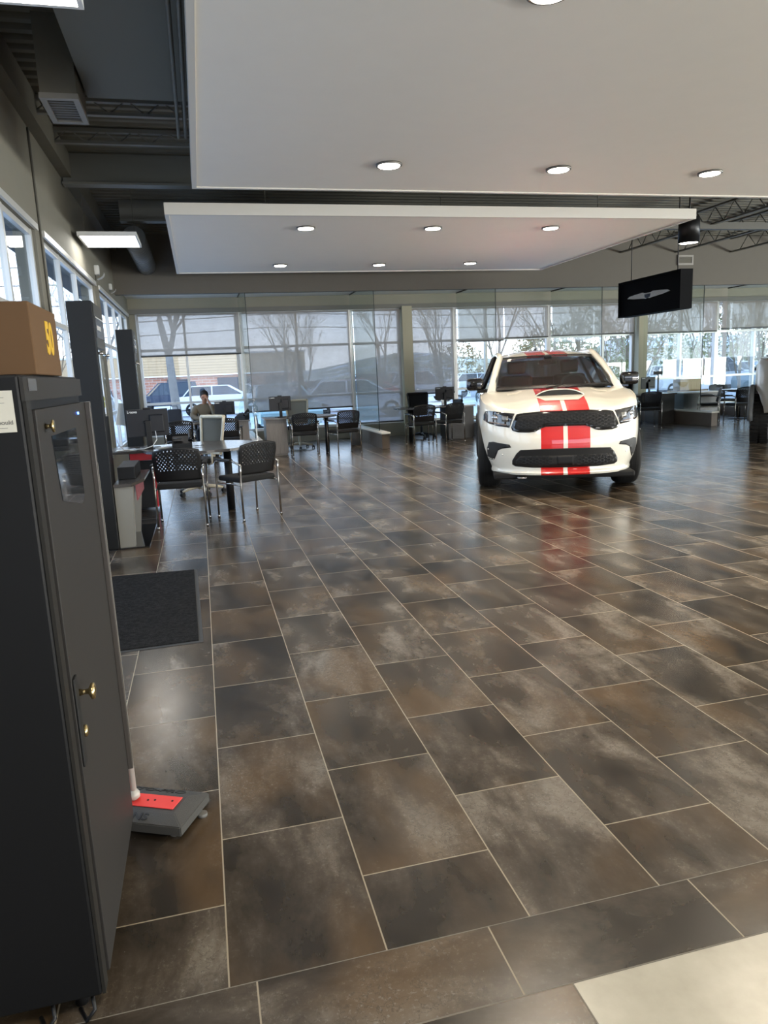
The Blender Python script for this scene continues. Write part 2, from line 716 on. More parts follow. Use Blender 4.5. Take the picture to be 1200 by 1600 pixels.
# rear window wall
bm = nb()
ZH, ZS = 3.10, .33
box(bm, XL, XR, YB, YB + .2, ZH, ZT)
box(bm, XL, XR, YB - .05, YB + .2, 0, ZS - .02)
box(bm, XL, -1.27, YB, YB + .2, ZS - .02, ZH)
struct('wall_back', bm, M_wall2)
bm = nb()
box(bm, XL, XR, YB - .12, YB - .04, ZH - .02, ZH + .08)
struct('trim_5', bm, mat('blind_pocket', (.17, .16, .14), .6))
bm = nb()
for x in (5.04, 11.54, 18.0):
    box(bm, x - .125, x + .125, YB - .22, YB + .2, 0, ZH + .02)
struct('trim_6', bm, mat('pillar_paint', (.42, .38, .27), .6))
WX = [(-1.27, 1.05, [-1.24, -.22, 1.02]), (1.05, 3.67, [1.08, 2.35, 3.64]), (3.67, 4.915, [3.70, 4.885]), (5.165, 6.33, [5.19, 6.30]),
      (6.33, 8.92, [6.36, 7.18, 8.89]), (8.92, 11.415, [8.95, 10.5, 11.385]), (11.665, 14.0, [11.69, 12.87, 13.97]), (14.0, 17.875, [14.03, 15.25, 16.5, 17.845]),
      (18.125, 20, [18.15, 19.97])]
for a, b, v in WX:
    window('x', a, b, ZS - .02, ZH, v, [ZS + .01, 1.07, 2.28, ZH - .03], pos=YB + .02, dep=.12)
# soffit + bulkhead
bm = nb()
box(bm, XL, XR, YS + .15, YB, 3.42, 3.5)
struct('trim_7', bm, mat('soffit_paint', (.86, .85, .80), .6))
bm = nb()
box(bm, XL, XR, YS, YS + .15, 3.22, ZT)
struct('wall_bulkhead', bm, mat('bulkhead_paint', (.13, .118, .098), .8, var=.04))
# walls out of sight behind and right of the camera: glazed showroom fronts
bm = nb()
box(bm, XR, XR + .2, YN, YB + .2, 0, .5)
box(bm, XR, XR + .2, YN, YB + .2, 3.2, ZT)
for y0 in (-7, -1.2, 4.8, 10.8, 17.2):
    box(bm, XR, XR + .2, y0, y0 + .4, .5, 3.2)
struct('wall_right', bm, M_wall2)
bm = nb()
box(bm, XL, XR, YN - .2, YN, 0, .5)
box(bm, XL, XR, YN - .2, YN, 3.2, ZT)
for x0 in (-1.4, 4, 10, 16, 19.6):
    box(bm, x0, x0 + .4, YN - .2, YN, .5, 3.2)
struct('wall_front', bm, M_wall2)
for i in range(4):
    y0 = [-6.8, -.8, 5.2, 11.2][i]
    window('y', y0, y0 + 5.6, .5, 3.2, vv(y0, y0 + 5.6, 4), [.53, 3.17], pos=XR + .12)

# ------------------------------------------------------------------ knee walls + glass partitions
GX = [1.055, 3.67, 6.37, 8.93, 11.57, 14.2]
for i, x in enumerate(GX):
    bm = nb()
    box(bm, x - .10, x + .06, 14.5, YB - .06, 0, .30)
    kw = thing('knee_wall', ['low knee wall with a white cap under the glass left of the second desk', 'low white-capped knee wall beside the grey waste bin, its brown end facing the floor',
                             'low knee wall under glass behind the white car', 'low knee wall under glass hidden behind the white car roof', 'low knee wall with pale cap right of the white car, beneath the dark credenza',
                             'low knee wall under glass at the far right'][i], 'low wall', (0, 0, 0), group='knee walls between the desks')
    ob('wall_body', bm, mat('knee_wood', (.10, .075, .055), .5, var=.1), kw)
    bm = nb()
    box(bm, x - .12, x + .08, 14.47, YB - .06, .30, .335, bev=.004)
    ob('wall_cap', bm, M_trimw, kw)
    bm = nb()
    gp = thing('glass_partition', ['floor-standing glass partition left of the second desk', 'glass partition above the white-capped knee wall by the waste bin', 'glass partition behind the left roof edge of the white car',
                                   'glass partition rising behind the right of the white car roof', 'glass partition in front of the window right of the hanging sign', 'glass partition at the far right window'][i], 'glass partition', group='glass partitions')
    box(bm, x - .03, x - .018, YS + .02, YB - .14, .336, 3.41)
    ob('glass_sheet', bm, M_pglass, gp)
    bm = nb()
    box(bm, x - .031, x - .017, YS + .008, YS + .02, .336, 3.41)
    ob('glass_edge', bm, M_gedge, gp)
    bm = nb()
    box(bm, x - .035, x - .013, YS + .16, YB - .14, 3.395, 3.418)
    ob('glass_channel', bm, M_black, gp)

# ------------------------------------------------------------------ roller blinds
BL = [(-1.22, 1.02, 2.13, 'half lowered grey mesh blind above the seated man'), (1.10, 3.62, .76, 'long grey mesh blind lowered behind the second desk monitor'),
      (3.73, 4.90, .34, 'narrow full length blind left of the beige pillar'), (5.18, 6.27, .98, 'narrow long blind right of the beige pillar'),
      (6.39, 7.62, 2.22, 'short blind behind the left part of the white car roof'), (7.65, 8.86, 2.27, 'short blind behind the middle of the white car roof'),
      (8.98, 11.36, 2.29, 'short wide blind left of the hanging sign'), (11.71, 13.93, 2.27, 'short blind just below the hanging black sign'), (14.08, 17.8, 2.33, 'short blind at the far right window')]
for a, b, z, lab in BL:
    o = thing('roller_blind', lab, 'blind', (0, 0, 0), group='roller blinds on the window wall')
    bm = nb()
    box(bm, a, b, YB - .062, YB - .058, z + .03, ZH - .03)
    ob('blind_cloth', bm, M_blind, o)
    bm = nb()
    box(bm, a, b, YB - .075, YB - .045, z, z + .035, bev=.006)
    ob('bottom_bar', bm, mat('blind_bar', (.05, .048, .045), .6), o)

# ------------------------------------------------------------------ ceiling clouds
def cloud(x0, x1, y0, y1, z, lab):
    o = thing('ceiling_panel', lab, 'ceiling panel', (0, 0, 0))
    bm = nb()
    box(bm, x0 + .001, x1 - .001, y0 + .001, y1 - .001, z + .012, z + .125)
    ob('panel_board', bm, M_cloud, o)
    bm = nb()
    t = .045
    for a in ((x0, x1, y0, y0 + t), (x0, x1, y1 - t, y1), (x0, x0 + t, y0 + t, y1 - t), (x1 - t, x1, y0 + t, y1 - t)):
        box(bm, *a, z, z + .13)
    ob('edge_trim', bm, mat('cream_trim', (.70, .67, .60), .5), o)
    for x in (x0 + 1.2, (x0 + x1) / 2, x1 - 1.2):
        for y in (y0 + .5, y1 - .5):
            bm = nb()
            tube(bm, [(x, y, z + .12), (x, y, ZT)], .006, 5)
            ob('hanger_wire', bm, M_steel, o)
    return o


ZC = 3.40
cloud(.103, 14.0, -3.0, 7.85, ZC, 'huge cream suspended ceiling panel overhead, with its far edge above the white car')
cloud(-.21, 6.75, 9.0, 13.66, ZC, 'smaller cream suspended ceiling panel beyond the overhead one, with six lit downlights')

M_can = mat('can_lens', (1, 1, 1), .5, emis=(1, .93, .80), es=CAN_E)
can0 = None


def can(x, y, lab, grp, ctype='downlight', z=ZC, on=True):
    global can0
    if can0 is None:
        o = thing('downlight', lab, ctype, (x, y, z), group=grp)
        bm = nb()
        lathe(bm, [(.100, .012), (.100, -.004), (.112, -.008), (.122, -.004), (.122, .012)], 32)
        f = bm
        ob('trim_ring', f, mat('can_ring', (.16, .15, .13), .4, metal=.5), o)
        bm = nb()
        lathe(bm, [(.0985, -.002), (.0985, -.009)], 32)
        ob('lamp_lens', bm, M_can, o)
        can0 = o
    else:
        o = clone(can0, lab, (x, y, z), 0, grp)
    ld = bpy.data.lights.new('lamp_light', 'SPOT')
    ld.energy = CAN_W * 4
    ld.color = (1, .86, .68)
    ld.spot_size = R(110)
    ld.spot_blend = .6
    ld.shadow_soft_size = .09
    l = bpy.data.objects.new('lamp_light', ld)
    COL.objects.link(l)
    l.location = (0, 0, -.02)
    l.parent = o
    return o


G1 = 'downlights in the overhead panel'
for x, l in ((1.88, 'left of the three downlights along the far edge of the overhead panel'), (3.60, 'middle of the three downlights along the far edge of the overhead panel'), (5.32, 'right of the three downlights along the far edge of the overhead panel')):
    can(x, 6.90, l, G1)
can(1.93, 3.80, 'downlight cut by the top edge of the photo, in the overhead panel', G1)
for x, q in ((7.04, 'first'), (8.76, 'second'), (10.5, 'third')):
    can(x, 6.90, q + ' downlight beyond the right edge of the photo in the overhead panel', G1)
for x, q in ((.9, 'behind the camera at left'), (3.65, 'above the top edge of the photo at centre'), (5.37, 'above the top edge of the photo right of centre'), (8.0, 'above the top right corner of the photo')):
    can(x, 3.80 if x > 3 else -.2, 'overhead panel downlight ' + q, G1)
G2 = 'downlights in the smaller far panel'
for x, y, l in ((1.51, 9.74, 'near left downlight of the smaller far panel'), (3.22, 9.71, 'near middle downlight of the smaller far panel'), (4.92, 9.66, 'near right downlight of the smaller far panel'),
                (1.51, 12.81, 'far left downlight of the smaller far panel'), (3.24, 12.82, 'far middle downlight of the smaller far panel'), (4.90, 12.72, 'far right downlight of the smaller far panel')):
    can(x, y, l, G2)

# led panels along the left
M_led = mat('led_diffuser', (1, 1, 1), .5, emis=(1, .97, .90), es=PANEL_E)


def ledpanel(x0, x1, y0, y1, z, lab):
    o = thing('led_panel', lab, 'ceiling light', ((x0 + x1) / 2, (y0 + y1) / 2, z), group='square led lights along the left wall')
    a, b = (x1 - x0) / 2, (y1 - y0) / 2
    bm = nb()
    for q in ((-a, a, -b, -b + .025), (-a, a, b - .025, b), (-a, -a + .025, -b + .025, b - .025), (a - .025, a, -b + .025, b - .025)):
        box(bm, *q, 0, .05)
    ob('frame', bm, M_white, o)
    bm = nb()
    box(bm, -a + .025, a - .025, -b + .025, b - .025, .012, .02)
    ob('diffuser', bm, M_led, o)
    bm = nb()
    box(bm, -a + .025, a - .025, -b + .025, b - .025, .022, .045)
    ob('housing', bm, M_steel, o)
    for sx in (-a + .05, a - .05):
        bm = nb()
        tube(bm, [(sx, 0, .05), (sx, 0, ZT - z)], .004, 5)
        ob('hanger_wire', bm, M_steel, o)
    return o


ledpanel(-1.33, -.61, 10.23, 11.09, ZC, 'lit square led light hanging over the left windows, in front of the round duct')
ledpanel(-1.12, -.40, 3.50, 4.33, ZC, 'lit square led light at the top left corner of the photo')
ledpanel(-1.12, -.40, -1.0, -.17, ZC, 'square led light behind the camera on the left')

# ------------------------------------------------------------------ ceiling services
bm = nb()
box(bm, -.70, 9, 5.1, 7.0, 3.9, 4.28, bev=.01)
tag(ob('air_duct', bm, mat('duct_paint', (.17, .16, .125), .6)), 'wide dark rectangular duct crossing above the overhead panel', 'duct')
bm = nb()
x0, x1, y0, y1, z = -.985, -.72, 6.45, 7.03, 3.70
o = thing('air_vent', 'square dark ceiling vent with a paler frame near the left wall', 'vent', (0, 0, 0))
box(bm, x0 - .01, x0 + .035, y0, y1, z, z + .04)
box(bm, x1 - .035, x1 + .01, y0, y1, z, z + .04)
box(bm, x0 + .035, x1 - .035, y0, y0 + .05, z, z + .04)
box(bm, x0 + .035, x1 - .035, y1 - .05, y1, z, z + .04)
ob('frame', bm, mat('vent_frame', (.30, .29, .26), .5), o)
bm = nb()
for k in range(9):
    yy = y0 + .07 + k * (y1 - y0 - .14) / 8
    box(bm, x0 + .035, x1 - .035, yy - .02, yy + .015, z + .012, z + .02)
ob('louvre', bm, mat('vent_louvre', (.11, .105, .09), .5), o)
bm = nb()
box(bm, x0, x1, y0, y1, z + .04, ZT)
ob('duct_neck', bm, M_deck, o)
for y, z, lab in ((8.1, 4.12, 'dark steel roof beam nearest the vent'), (9.0, 4.12, 'dark steel roof beam behind the vent'), (9.98, 3.93, 'paler steel roof beam before the lit led light'), (12.3, 3.98, 'short paler roof beam above the round duct')):
    bm = nb()
    if z < 4:
        box(bm, (-1.38 if z < 3.95 else -.95), (9 if z < 3.95 else 1.2), y - .09, y + .09, z, z + .025)
        box(bm, (-1.38 if z < 3.95 else -.95), (9 if z < 3.95 else 1.2), y - .008, y + .008, z + .025, ZT)
    else:
        box(bm, -1.38, 9, y - .03, y + .03, z, z + .03)
        box(bm, -1.38, 9, y - .03, y + .03, ZT - .06, ZT - .02)
        k = -1.3
        while k < 8.6:
            tube(bm, [(k, y, z + .02), (k + .17, y, ZT - .03), (k + .34, y, z + .02)], .009, 5)
            k += .34
    tag(ob('roof_beam', bm, mat('beam_paint', (.22, .22, .20), .5)), lab, 'roof beam', group='steel beams under the roof deck')
bm = nb()
tube(bm, [(-.77, 12.2, 3.74), (-.77, 14.97, 3.74)], .17, 28)
for k in range(16):
    yy = 12.3 + k * .17
    tube(bm, [(-.77, yy, 3.74), (-.77, yy + .012, 3.74)], .175, 28)
tag(ob('round_duct', bm, mat('galvanised', (.20, .20, .185), .45, metal=.3)), 'round grey metal duct running into the bulkhead beyond the lit led light', 'duct')
for x, l in ((.02, 'left'), (.085, 'right')):
    bm = nb()
    tube(bm, [(x, 3.0, 3.8), (x, 7.6, 3.8), (x, 7.7, 3.9), (x, 7.7, ZT)], .016, 8)
    tag(ob('conduit_pipe', bm, M_steel), l + ' of two thin ceiling pipes beside the overhead panel', 'pipe', group='pair of ceiling pipes')
# open web joists at right
for i, x in enumerate((9.35, 10.75, 12.2, 13.7)):
    bm = nb()
    box(bm, x - .04, x + .04, 8.2, 14.98, 3.93, 3.96)
    box(bm, x - .04, x + .04, 8.2, 14.98, 4.22, 4.25)
    k = 8.2
    while k < 14.5:
        tube(bm, [(x, k, 3.95), (x, k + .25, 4.23), (x, k + .5, 3.95)], .011, 5)
        k += .5
    tag(ob('roof_joist', bm, M_steel), ['open web joist left of the cylinder lamp', 'open web joist crossing above the hanging sign', 'open web joist right of the hanging sign', 'open web joist at the far right'][i], 'roof joist', group='open web joists')
bm = nb()
box(bm, 7.0, 18, 12.0, 12.12, 3.86, 3.98)
tag(ob('roof_girder', bm, mat('girder_paint', (.10, .098, .085), .5)), 'long grey girder above the hanging sign at right', 'roof beam')
# cylinder lamp
o = thing('cylinder_lamp', 'black cylinder pendant lamp with a lit lens above the hanging sign', 'pendant lamp', (8.12, 11.0, 3.43))
bm = nb()
lathe(bm, [(.15, .02), (.168, 0), (.168, .40), (.15, .41)], 32)
ob('lamp_shade', bm, M_black, o)
bm = nb()
lathe(bm, [(.15, .018), (.15, .012)], 32)
ob('lamp_lens', bm, M_can, o)
bm = nb()
tube(bm, [(0, 0, .41), (0, 0, ZT - 3.43)], .012, 8)
ob('stem', bm, M_black, o)
# small square grille on bulkhead
o = thing('wall_vent', 'small square return grille on the bulkhead above the hanging sign', 'vent', (0, 0, 0))
bm = nb()
box(bm, 10.78, 11.20, 14.975, 14.998, 3.66, 3.70)
box(bm, 10.78, 11.20, 14.975, 14.998, 3.84, 3.88)
box(bm, 10.78, 10.82, 14.975, 14.998, 3.70, 3.84)
box(bm, 11.16, 11.20, 14.975, 14.998, 3.70, 3.84)
ob('frame', bm, mat('vent_frame2', (.30, .28, .25), .5), o)
bm = nb()
for k in range(6):
    box(bm, 10.82, 11.16, 14.98, 14.998, 3.705 + k * .023, 3.718 + k * .023)
ob('louvre', bm, M_deck, o)
# wall mounted speakers
for y, l, sc in ((12.25, 'white wall bracket fixture above the left windows, nearer of two', 1), (14.1, 'smaller white wall fixture in the corner by the bulkhead', .75)):
    o = thing('wall_spotlight', l, 'wall fixture', (XL, y, 3.2), group='white fixtures above the left windows')
    bm = nb()
    box(bm, .0, .07 * sc, -.05 * sc, .05 * sc, 0, .14 * sc, bev=.01)
    ob('bracket', bm, M_white, o)
    bm = nb()
    grid(bm, 8, 6, lambda u, v, s=sc: Vector((.03 + .11 * s * sin(pi / 2 * u), (.16 * v - .08) * s, -.02 - .05 * s * (1 - u) + .05 * s * u * u)), 0)
    bmesh.ops.solidify(bm, geom=bm.faces[:], thickness=.008)
    ob('reflector', bm, M_white, o)

# hanging sign
o = thing('hanging_sign', 'black box sign with a silver winged emblem hanging from the ceiling', 'sign', (8.06, 12.05, 2.39))
bm = nb()
L2 = .95
for q in ((0, .24, -L2, L2, 0, .035), (0, .24, -L2, L2, .62, .655), (0, .24, -L2, -L2 + .04, .035, .62), (0, .24, L2 - .04, L2, .035, .62), (.03, .24, -L2 + .04, L2 - .04, .035, .62)):
    box(bm, *q)
ob('sign_box', bm, mat('sign_black', (.0025, .0027, .0035), .6, spec=.06), o)
bm = nb()
# winged emblem (seen on the -X face); a = along -Y (left to right for the viewer), z up
W = [(-.52, -.015), (-.46, .03), (-.3, .055), (-.12, .075), (-.07, .04), (.07, .04), (.12, .075), (.3, .055), (.46, .03), (.52, -.015), (.35, -.055), (.12, -.085), (.05, -.10), (0, -.085), (-.05, -.10), (-.12, -.085), (-.35, -.055)]
prism(bm, [(-a * 1.27, z * .68 + .34) for a, z in W], .008, .03, 'x', bev=.004)
ob('winged_emblem', bm, mat('emblem_silver', (.6, .6, .62), .25, metal=.8), o)
bm = nb()
prism(bm, [(-a, z + .33) for a, z in ((-.09, .02), (.09, .02), (.07, -.035), (0, -.055), (-.07, -.035))], .0, .008, 'x')
ob('emblem_badge', bm, mat('emblem_blue', (.02, .03, .06), .3), o)
for q in (-.7, .7):
    bm = nb()
    tube(bm, [(.12, q, .65), (.12, q, ZT - 2.39)], .008, 6)
    ob('hanger_rod', bm, M_black, o)

# ================================================================== FURNITURE
def guest_chair_proto():
    t = thing('guest_chair', '', 'chair', group='black perforated guest chairs')

    def bp(u, v):     # u -1..1, v 0..1
        hw = .232 + .022 * v - .02 * max(0, v - .8) / .2
        z = .50 + (.36 - .035 * u * u) * v
        return Vector((u * hw, -.215 - .075 * v + .045 * u * u, z))
    bm = nb()
    nu, nv = 26, 16
    for i in range(nu):
        for j in range(nv):
            u0, u1 = -1 + 2 * i / nu, -1 + 2 * (i + 1) / nu
            v0, v1 = j / nv, (j + 1) / nv
            hole = 2 <= i < nu - 2 and 5 <= j < nv - 1 and (i + j) % 2 == 0
            q = [bm.verts.new(bp(a, b)) for a, b in ((u0, v0), (u1, v0), (u1, v1), (u0, v1))]
            if not hole:
                bm.faces.new(q)
                continue
            um, vm = (u0 + u1) / 2, (v0 + v1) / 2
            a, b = (u1 - u0) * .43, (v1 - v0) * .42
            d = [bm.verts.new(bp(um + x * a, vm + y * b)) for x, y in ((-.75, -.75), (.75, -.75), (.75, .75), (-.75, .75))]
            for k in range(4):
                bm.faces.new((q[k], q[(k + 1) % 4], d[(k + 1) % 4], d[k]))
    bmesh.ops.remove_doubles(bm, verts=bm.verts[:], dist=.0004)
    for f in bm.faces:
        f.smooth = True
    bmesh.ops.recalc_face_normals(bm, faces=bm.faces[:])
    bmesh.ops.solidify(bm, geom=bm.faces[:], thickness=.009)
    ob('backrest', bm, M_black, t)
    bm = nb()
    box(bm, -.235, .235, -.20, .25, .415, .475, bev=.025, seg=4)
    for f in bm.faces:
        f.smooth = True
    ob('seat', bm, M_fabric, t)
    for s in (-1, 1):
        bm = nb()
        tube(bm, [(s * .252, -.235, .0), (s * .250, -.225, .40), (s * .247, -.23, .54), (s * .247, -.245, .62)], .0115, 8)
        lathe(bm, [(.015, 0), (.015, .03)], 10, (s * .252, -.235, 0))
        ob('leg', bm, M_chrome, t)
        bm = nb()
        tube(bm, [(s * .262, .245, .0), (s * .262, .235, .40), (s * .268, .225, .61), (s * .268, .20, .645), (s * .262, -.10, .655), (s * .25, -.235, .62)], .0115, 8)
        lathe(bm, [(.015, 0), (.015, .03)], 10, (s * .262, .245, 0))
        tube(bm, [(s * .262, .237, .40), (s * .252, -.225, .40)], .010, 8)
        ob('leg', bm, M_chrome, t)
        bm = nb()
        box(bm, s * .268 - .026, s * .268 + .026, -.10, .20, .655, .675, bev=.009)
        ob('armrest', bm, M_black, t)
    return t


def task_chair_proto(frame, mesh_m, base_m, label):
    t = thing('task_chair', label, 'office chair')
    bm = nb()
    for k in range(5):
        a = 2 * pi * k / 5 + .3
        c, s = cos(a), sin(a)
        tube(bm, [(0, 0, .12), (c * .15, s * .15, .105), (c * .30, s * .30, .075)], [.03, .024, .015], 8)
    lathe(bm, [(.035, .07), (.035, .14), (.028, .15), (.028, .28), (.018, .28), (.018, .40)], 14)
    ob('star_base', bm, base_m, t)
    for k in range(5):
        a = 2 * pi * k / 5 + .3
        c, s = cos(a) * .305, sin(a) * .305
        bm = nb()
        for d in (-.018, .018):
            lathe(bm, [(.029, -.009), (.031, 0), (.029, .009)], 14, (c + d, s, .031), axis='x')
        tube(bm, [(c, s, .03), (c, s, .075)], .008, 6)
        ob('caster', bm, M_black, t)
    bm = nb()
    box(bm, -.245, .245, -.22, .25, .43, .50, bev=.03, seg=4)
    for f in bm.faces:
        f.smooth = True
    ob('seat', bm, M_fabric, t)
    bm = nb()

    def bp(u, v):
        return Vector((u * (.20 + .045 * v), -.26 - .07 * v + .03 * u * u, .54 + .50 * v))
    path = [bp(-1, 0), bp(-1, .5), bp(-1, 1), bp(0, 1.0), bp(1, 1), bp(1, .5), bp(1, 0), bp(0, 0), bp(-1, 0)]
    tube(bm, [bp(-1, v / 6) for v in range(7)], .021, 8)
    tube(bm, [bp(1, v / 6) for v in range(7)], .021, 8)
    tube(bm, [bp(-1 + 2 * u / 6, 1) for u in range(7)], .026, 8)
    tube(bm, [bp(-1 + 2 * u / 6, 0) for u in range(7)], .02, 8)
    tube(bm, [bp(0, .1) + Vector((0, -.02, 0)), Vector((0, -.27, .50)), Vector((0, -.18, .42)), Vector((0, 0, .41))], .022, 8)
    ob('back_frame', bm, frame, t)
    bm = nb()
    grid(bm, 8, 8, lambda u, v: bp(-1 + 2 * u, v))
    bmesh.ops.solidify(bm, geom=bm.faces[:], thickness=.006)
    ob('back_mesh', bm, mesh_m, t)
    for s in (-1, 1):
        bm = nb()
        tube(bm, [(s * .22, .0, .42), (s * .29, .0, .44), (s * .30, .0, .66)], .014, 8)
        box(bm, s * .30 - .035, s * .30 + .035, -.12, .14, .66, .685, bev=.01)
        ob('armrest', bm, frame if frame != M_black else M_black, t)
    return t


GP = 'black perforated guest chairs'
chair = guest_chair_proto()


def gchair(label, x, y, deg, first=[True]):
    if first[0]:
        first[0] = False
        chair['label'] = label
        chair.location = (x, y, 0)
        chair.rotation_euler = (0, 0, R(deg))
        return chair
    return clone(chair, label, (x, y, 0), R(deg), GP)


gchair('black perforated guest chair nearest the camera, seen squarely from behind at the nearest table', -.283, 8.03, -3)
gchair('black perforated guest chair turned left at the nearest table, chrome legs in full view', .44, 8.17, 31)
gchair('black guest chair behind the cream office chair, its holes showing daylight', -.43, 13.86, 4)
gchair('black guest chair directly in front of the seated man, right of the cream chair', .43, 13.9, -6)
gchair('black guest chair left of the dark post of the second desk', 1.92, 14.15, -4)
gchair('black guest chair right of the second desk post, beside the low knee wall', 2.72, 14.18, 14)
gchair('black guest chair left of the two at the desk just left of the white car', 4.52, 14.82, 4)
gchair('black guest chair right of the two at the desk just left of the white car', 5.20, 14.98, 18)
gchair('black guest chair peeking out right of the white car fender', 10.15, 15.05, -14)
gchair('black guest chair left of the group near the silver vehicle', 12.05, 15.35, 55)
gchair('black guest chair in the middle of the group near the silver vehicle', 12.45, 14.75, -10)
gchair('black guest chair against the silver vehicle wheel', 13.15, 15.1, -8)
gchair('black guest chair behind the others near the silver vehicle, turned to face the camera', 13.6, 16.8, 180)

M_cream = mat('cream_plastic', (.55, .50, .38), .45)
M_mesh = mat('grey_mesh', (.25, .25, .22), .8)
t1 = task_chair_proto(M_cream, M_mesh, M_cream, 'cream framed office chair with grey mesh back behind the nearest table')
t1.location = (-.10, 10.15, 0)
t1.rotation_euler = (0, 0, R(128))
tg = 'mesh backed office chairs'
t2 = clone(t1, 'pale grey office chair behind the second desk, under its monitor', (2.02, 15.75, 0), R(176))
t3 = task_chair_proto(M_black, mat('dark_mesh', (.03, .03, .03), .8), M_black, 'black office chair with a square back behind the desk left of the white car')
t3.location = (4.96, 16.25, 0)
t3.rotation_euler = (0, 0, R(176))
t4 = clone(t3, 'black office chair half hidden by the right mirror of the white car', (10.45, 16.3, 0), R(175))
t5 = clone(t3, 'black office chair the man is sitting on', (.04, 15.66, 0), R(176))
t5.scale = (1, 1, .84)


def round_end(x0, x1, y0, y1, cx, cy, r):
    """desk top outline: a straight run ending in a disc on the +x side"""
    pts = [(x0, y0)]
    a0 = math.asin(max(-1, min(1, (y0 - cy) / r)))
    a1 = math.asin(max(-1, min(1, (y1 - cy) / r)))
    A0, A1 = -pi - a0 if False else (-pi + -a0), (pi - a1)
    n = 40
    for i in range(n + 1):
        a = A0 + (A1 - A0) * i / n
        pts.append((cx + r * cos(a), cy + r * sin(a)))
    pts.append((x0, y1))
    return pts


def desk(label, x0, y0, flip, loc, L=1.55, ped=.42, grp='peninsula desks', topm=None, pedm=None):
    """desk in local coordinates: pedestal at x=0.., disc end towards +x (or mirrored)"""
    o = thing('desk', label, 'desk', loc, group=grp)
    f = -1 if flip else 1
    bm = nb()
    pts = round_end(-.03, L, -.05, .62, L - .58, .20, .55)
    prism(bm, [(f * a, b) for a, b in pts], .722, .752, bev=.004)
    ob('table_top', bm, topm or M_desk, o)
    bm = nb()
    box(bm, min(0, f * ped), max(0, f * ped), 0, .58, .03, .722, bev=.004)
    box(bm, min(f * .02, f * (ped - .02)), max(f * .02, f * (ped - .02)), .02, .56, 0, .03)
    ob('pedestal', bm, pedm or M_wood, o)
    bm = nb()
    tube(bm, [(f * (L - .30), -.12, 0), (f * (L - .30), -.12, .722)], .042, 20)
    lathe(bm, [(.09, .712), (.05, .722)], 20, (f * (L - .30), -.12, 0))
    ob('leg_post', bm, M_black, o)
    return o


desk('grey oak desk with the seated man behind it', 0, 0, True, (.885, 14.62, 0), L=1.75, ped=.25, pedm=M_wood)
desk('grey oak pedestal desk with a monitor left of the low knee wall', 0, 0, False, (1.22, 14.6, 0), L=1.5, ped=.42)
desk('dark oak desk behind two chairs just left of the white car', 0, 0, True, (6.03, 15.62, 0), L=1.85, ped=.62, pedm=M_dwood)
desk('dark desk half hidden behind the right mirror of the white car', 0, 0, True, (11.38, 15.75, 0), L=1.7, ped=.45, pedm=M_dwood)

# nearest desk against the left wall
o = thing('desk', 'nearest desk with a rounded white-lit end and a red drawer, by the left windows', 'desk', (0, 0, 0), group='peninsula desks')
bm = nb()
prism(bm, round_end(-1.20, .6, 8.92, 9.62, -.03, 9.07, .70), .722, .752, bev=.004)
ob('table_top', bm, M_desk, o)
bm = nb()
tube(bm, [(.25, 8.72, 0), (.25, 8.72, .722)], .045, 20)
lathe(bm, [(.10, .712), (.05, .722)], 20, (.25, 8.72, 0))
ob('leg_post', bm, M_black, o)
bm = nb()
box(bm, -.90, -.62, 9.03, 9.5, .05, .62, bev=.004)
ob('pedestal', bm, M_black, o)
bm = nb()
box(bm, -.87, -.60, 9.0, 9.03, .63, .715)
ob('drawer_front', bm, M_red, o)
bm = nb()
box(bm, -.615, -.60, 9.04, 9.5, .05, .62)
ob('red_side_panel', bm, M_red, o)


def monitor_proto():
    t = thing('computer_monitor', '', 'computer monitor', group='black desk monitors')
    bm = nb()
    box(bm, -.232, .232, -.012, .012, .13, .42, bev=.004)
    box(bm, .02, .18, -.05, -.012, .17, .36, bev=.012)
    ob('monitor_body', bm, mat('monitor_back', (.009, .010, .014), .45, spec=.35), t)
    bm = nb()
    box(bm, -.222, .222, .0121, .0135, .142, .41)
    ob('screen', bm, M_scr, t)
    bm = nb()
    box(bm, -.032, .032, -.055, -.035, .012, .30, bev=.004)
    box(bm, -.05, .05, -.045, -.012, .275, .295, bev=.004)
    ob('stand', bm, M_black, t)
    bm = nb()
    prism(bm, [(-.09, -.11), (.09, -.11), (.12, .06), (-.12, .06)], 0, .012, bev=.003)
    ob('foot', bm, M_black, t)
    bm = nb()
    box(bm, -.045, .045, -.018, .010, .4205, .438, bev=.004)
    ob('webcam', bm, M_black, t)
    text('brand_name', 'Lenovo', .036, M_white, t, face_my(-.165, -.0145, .395), .0006, bold=.0012)
    return t


mon = monitor_proto()
mon['label'] = 'black monitor on the nearest desk, its back towards the camera'
mon.location = (-.64, 9.2, .752)
mon.rotation_euler = (0, 0, R(4))
mon.scale = (1.03, 1.03, 1.12)
GM = 'black desk monitors'


def M2(label, x, y, z, deg, s=.95):
    c = clone(mon, label, (x, y, z), R(deg), GM)
    c.scale = (s, s, s * 1.05)
    return c


M2('black monitor right beside the seated man', .45, 14.78, .752, -4, .84)
M2('black monitor on the second desk above its grey oak pedestal', 1.55, 14.8, .752, 3)
M2('black monitor at the desk left of the white car', 5.42, 15.85, .752, -3)
M2('black monitor on a raised stand right of the white car mirror', 10.72, 15.9, .752, 8, .93)

# raised second screen and phone on the right desk
bm = nb()
box(bm, -.13, .13, -.01, .01, .46, .54, bev=.004)
box(bm, -.015, .015, -.02, .0, 0, .46)
box(bm, -.08, .08, -.07, .07, 0, .012)
tag(ob('small_display', bm, M_black, None, (11.05, 15.98, .752)), 'small black display on a tall stand beside the raised monitor right of the car', 'display')


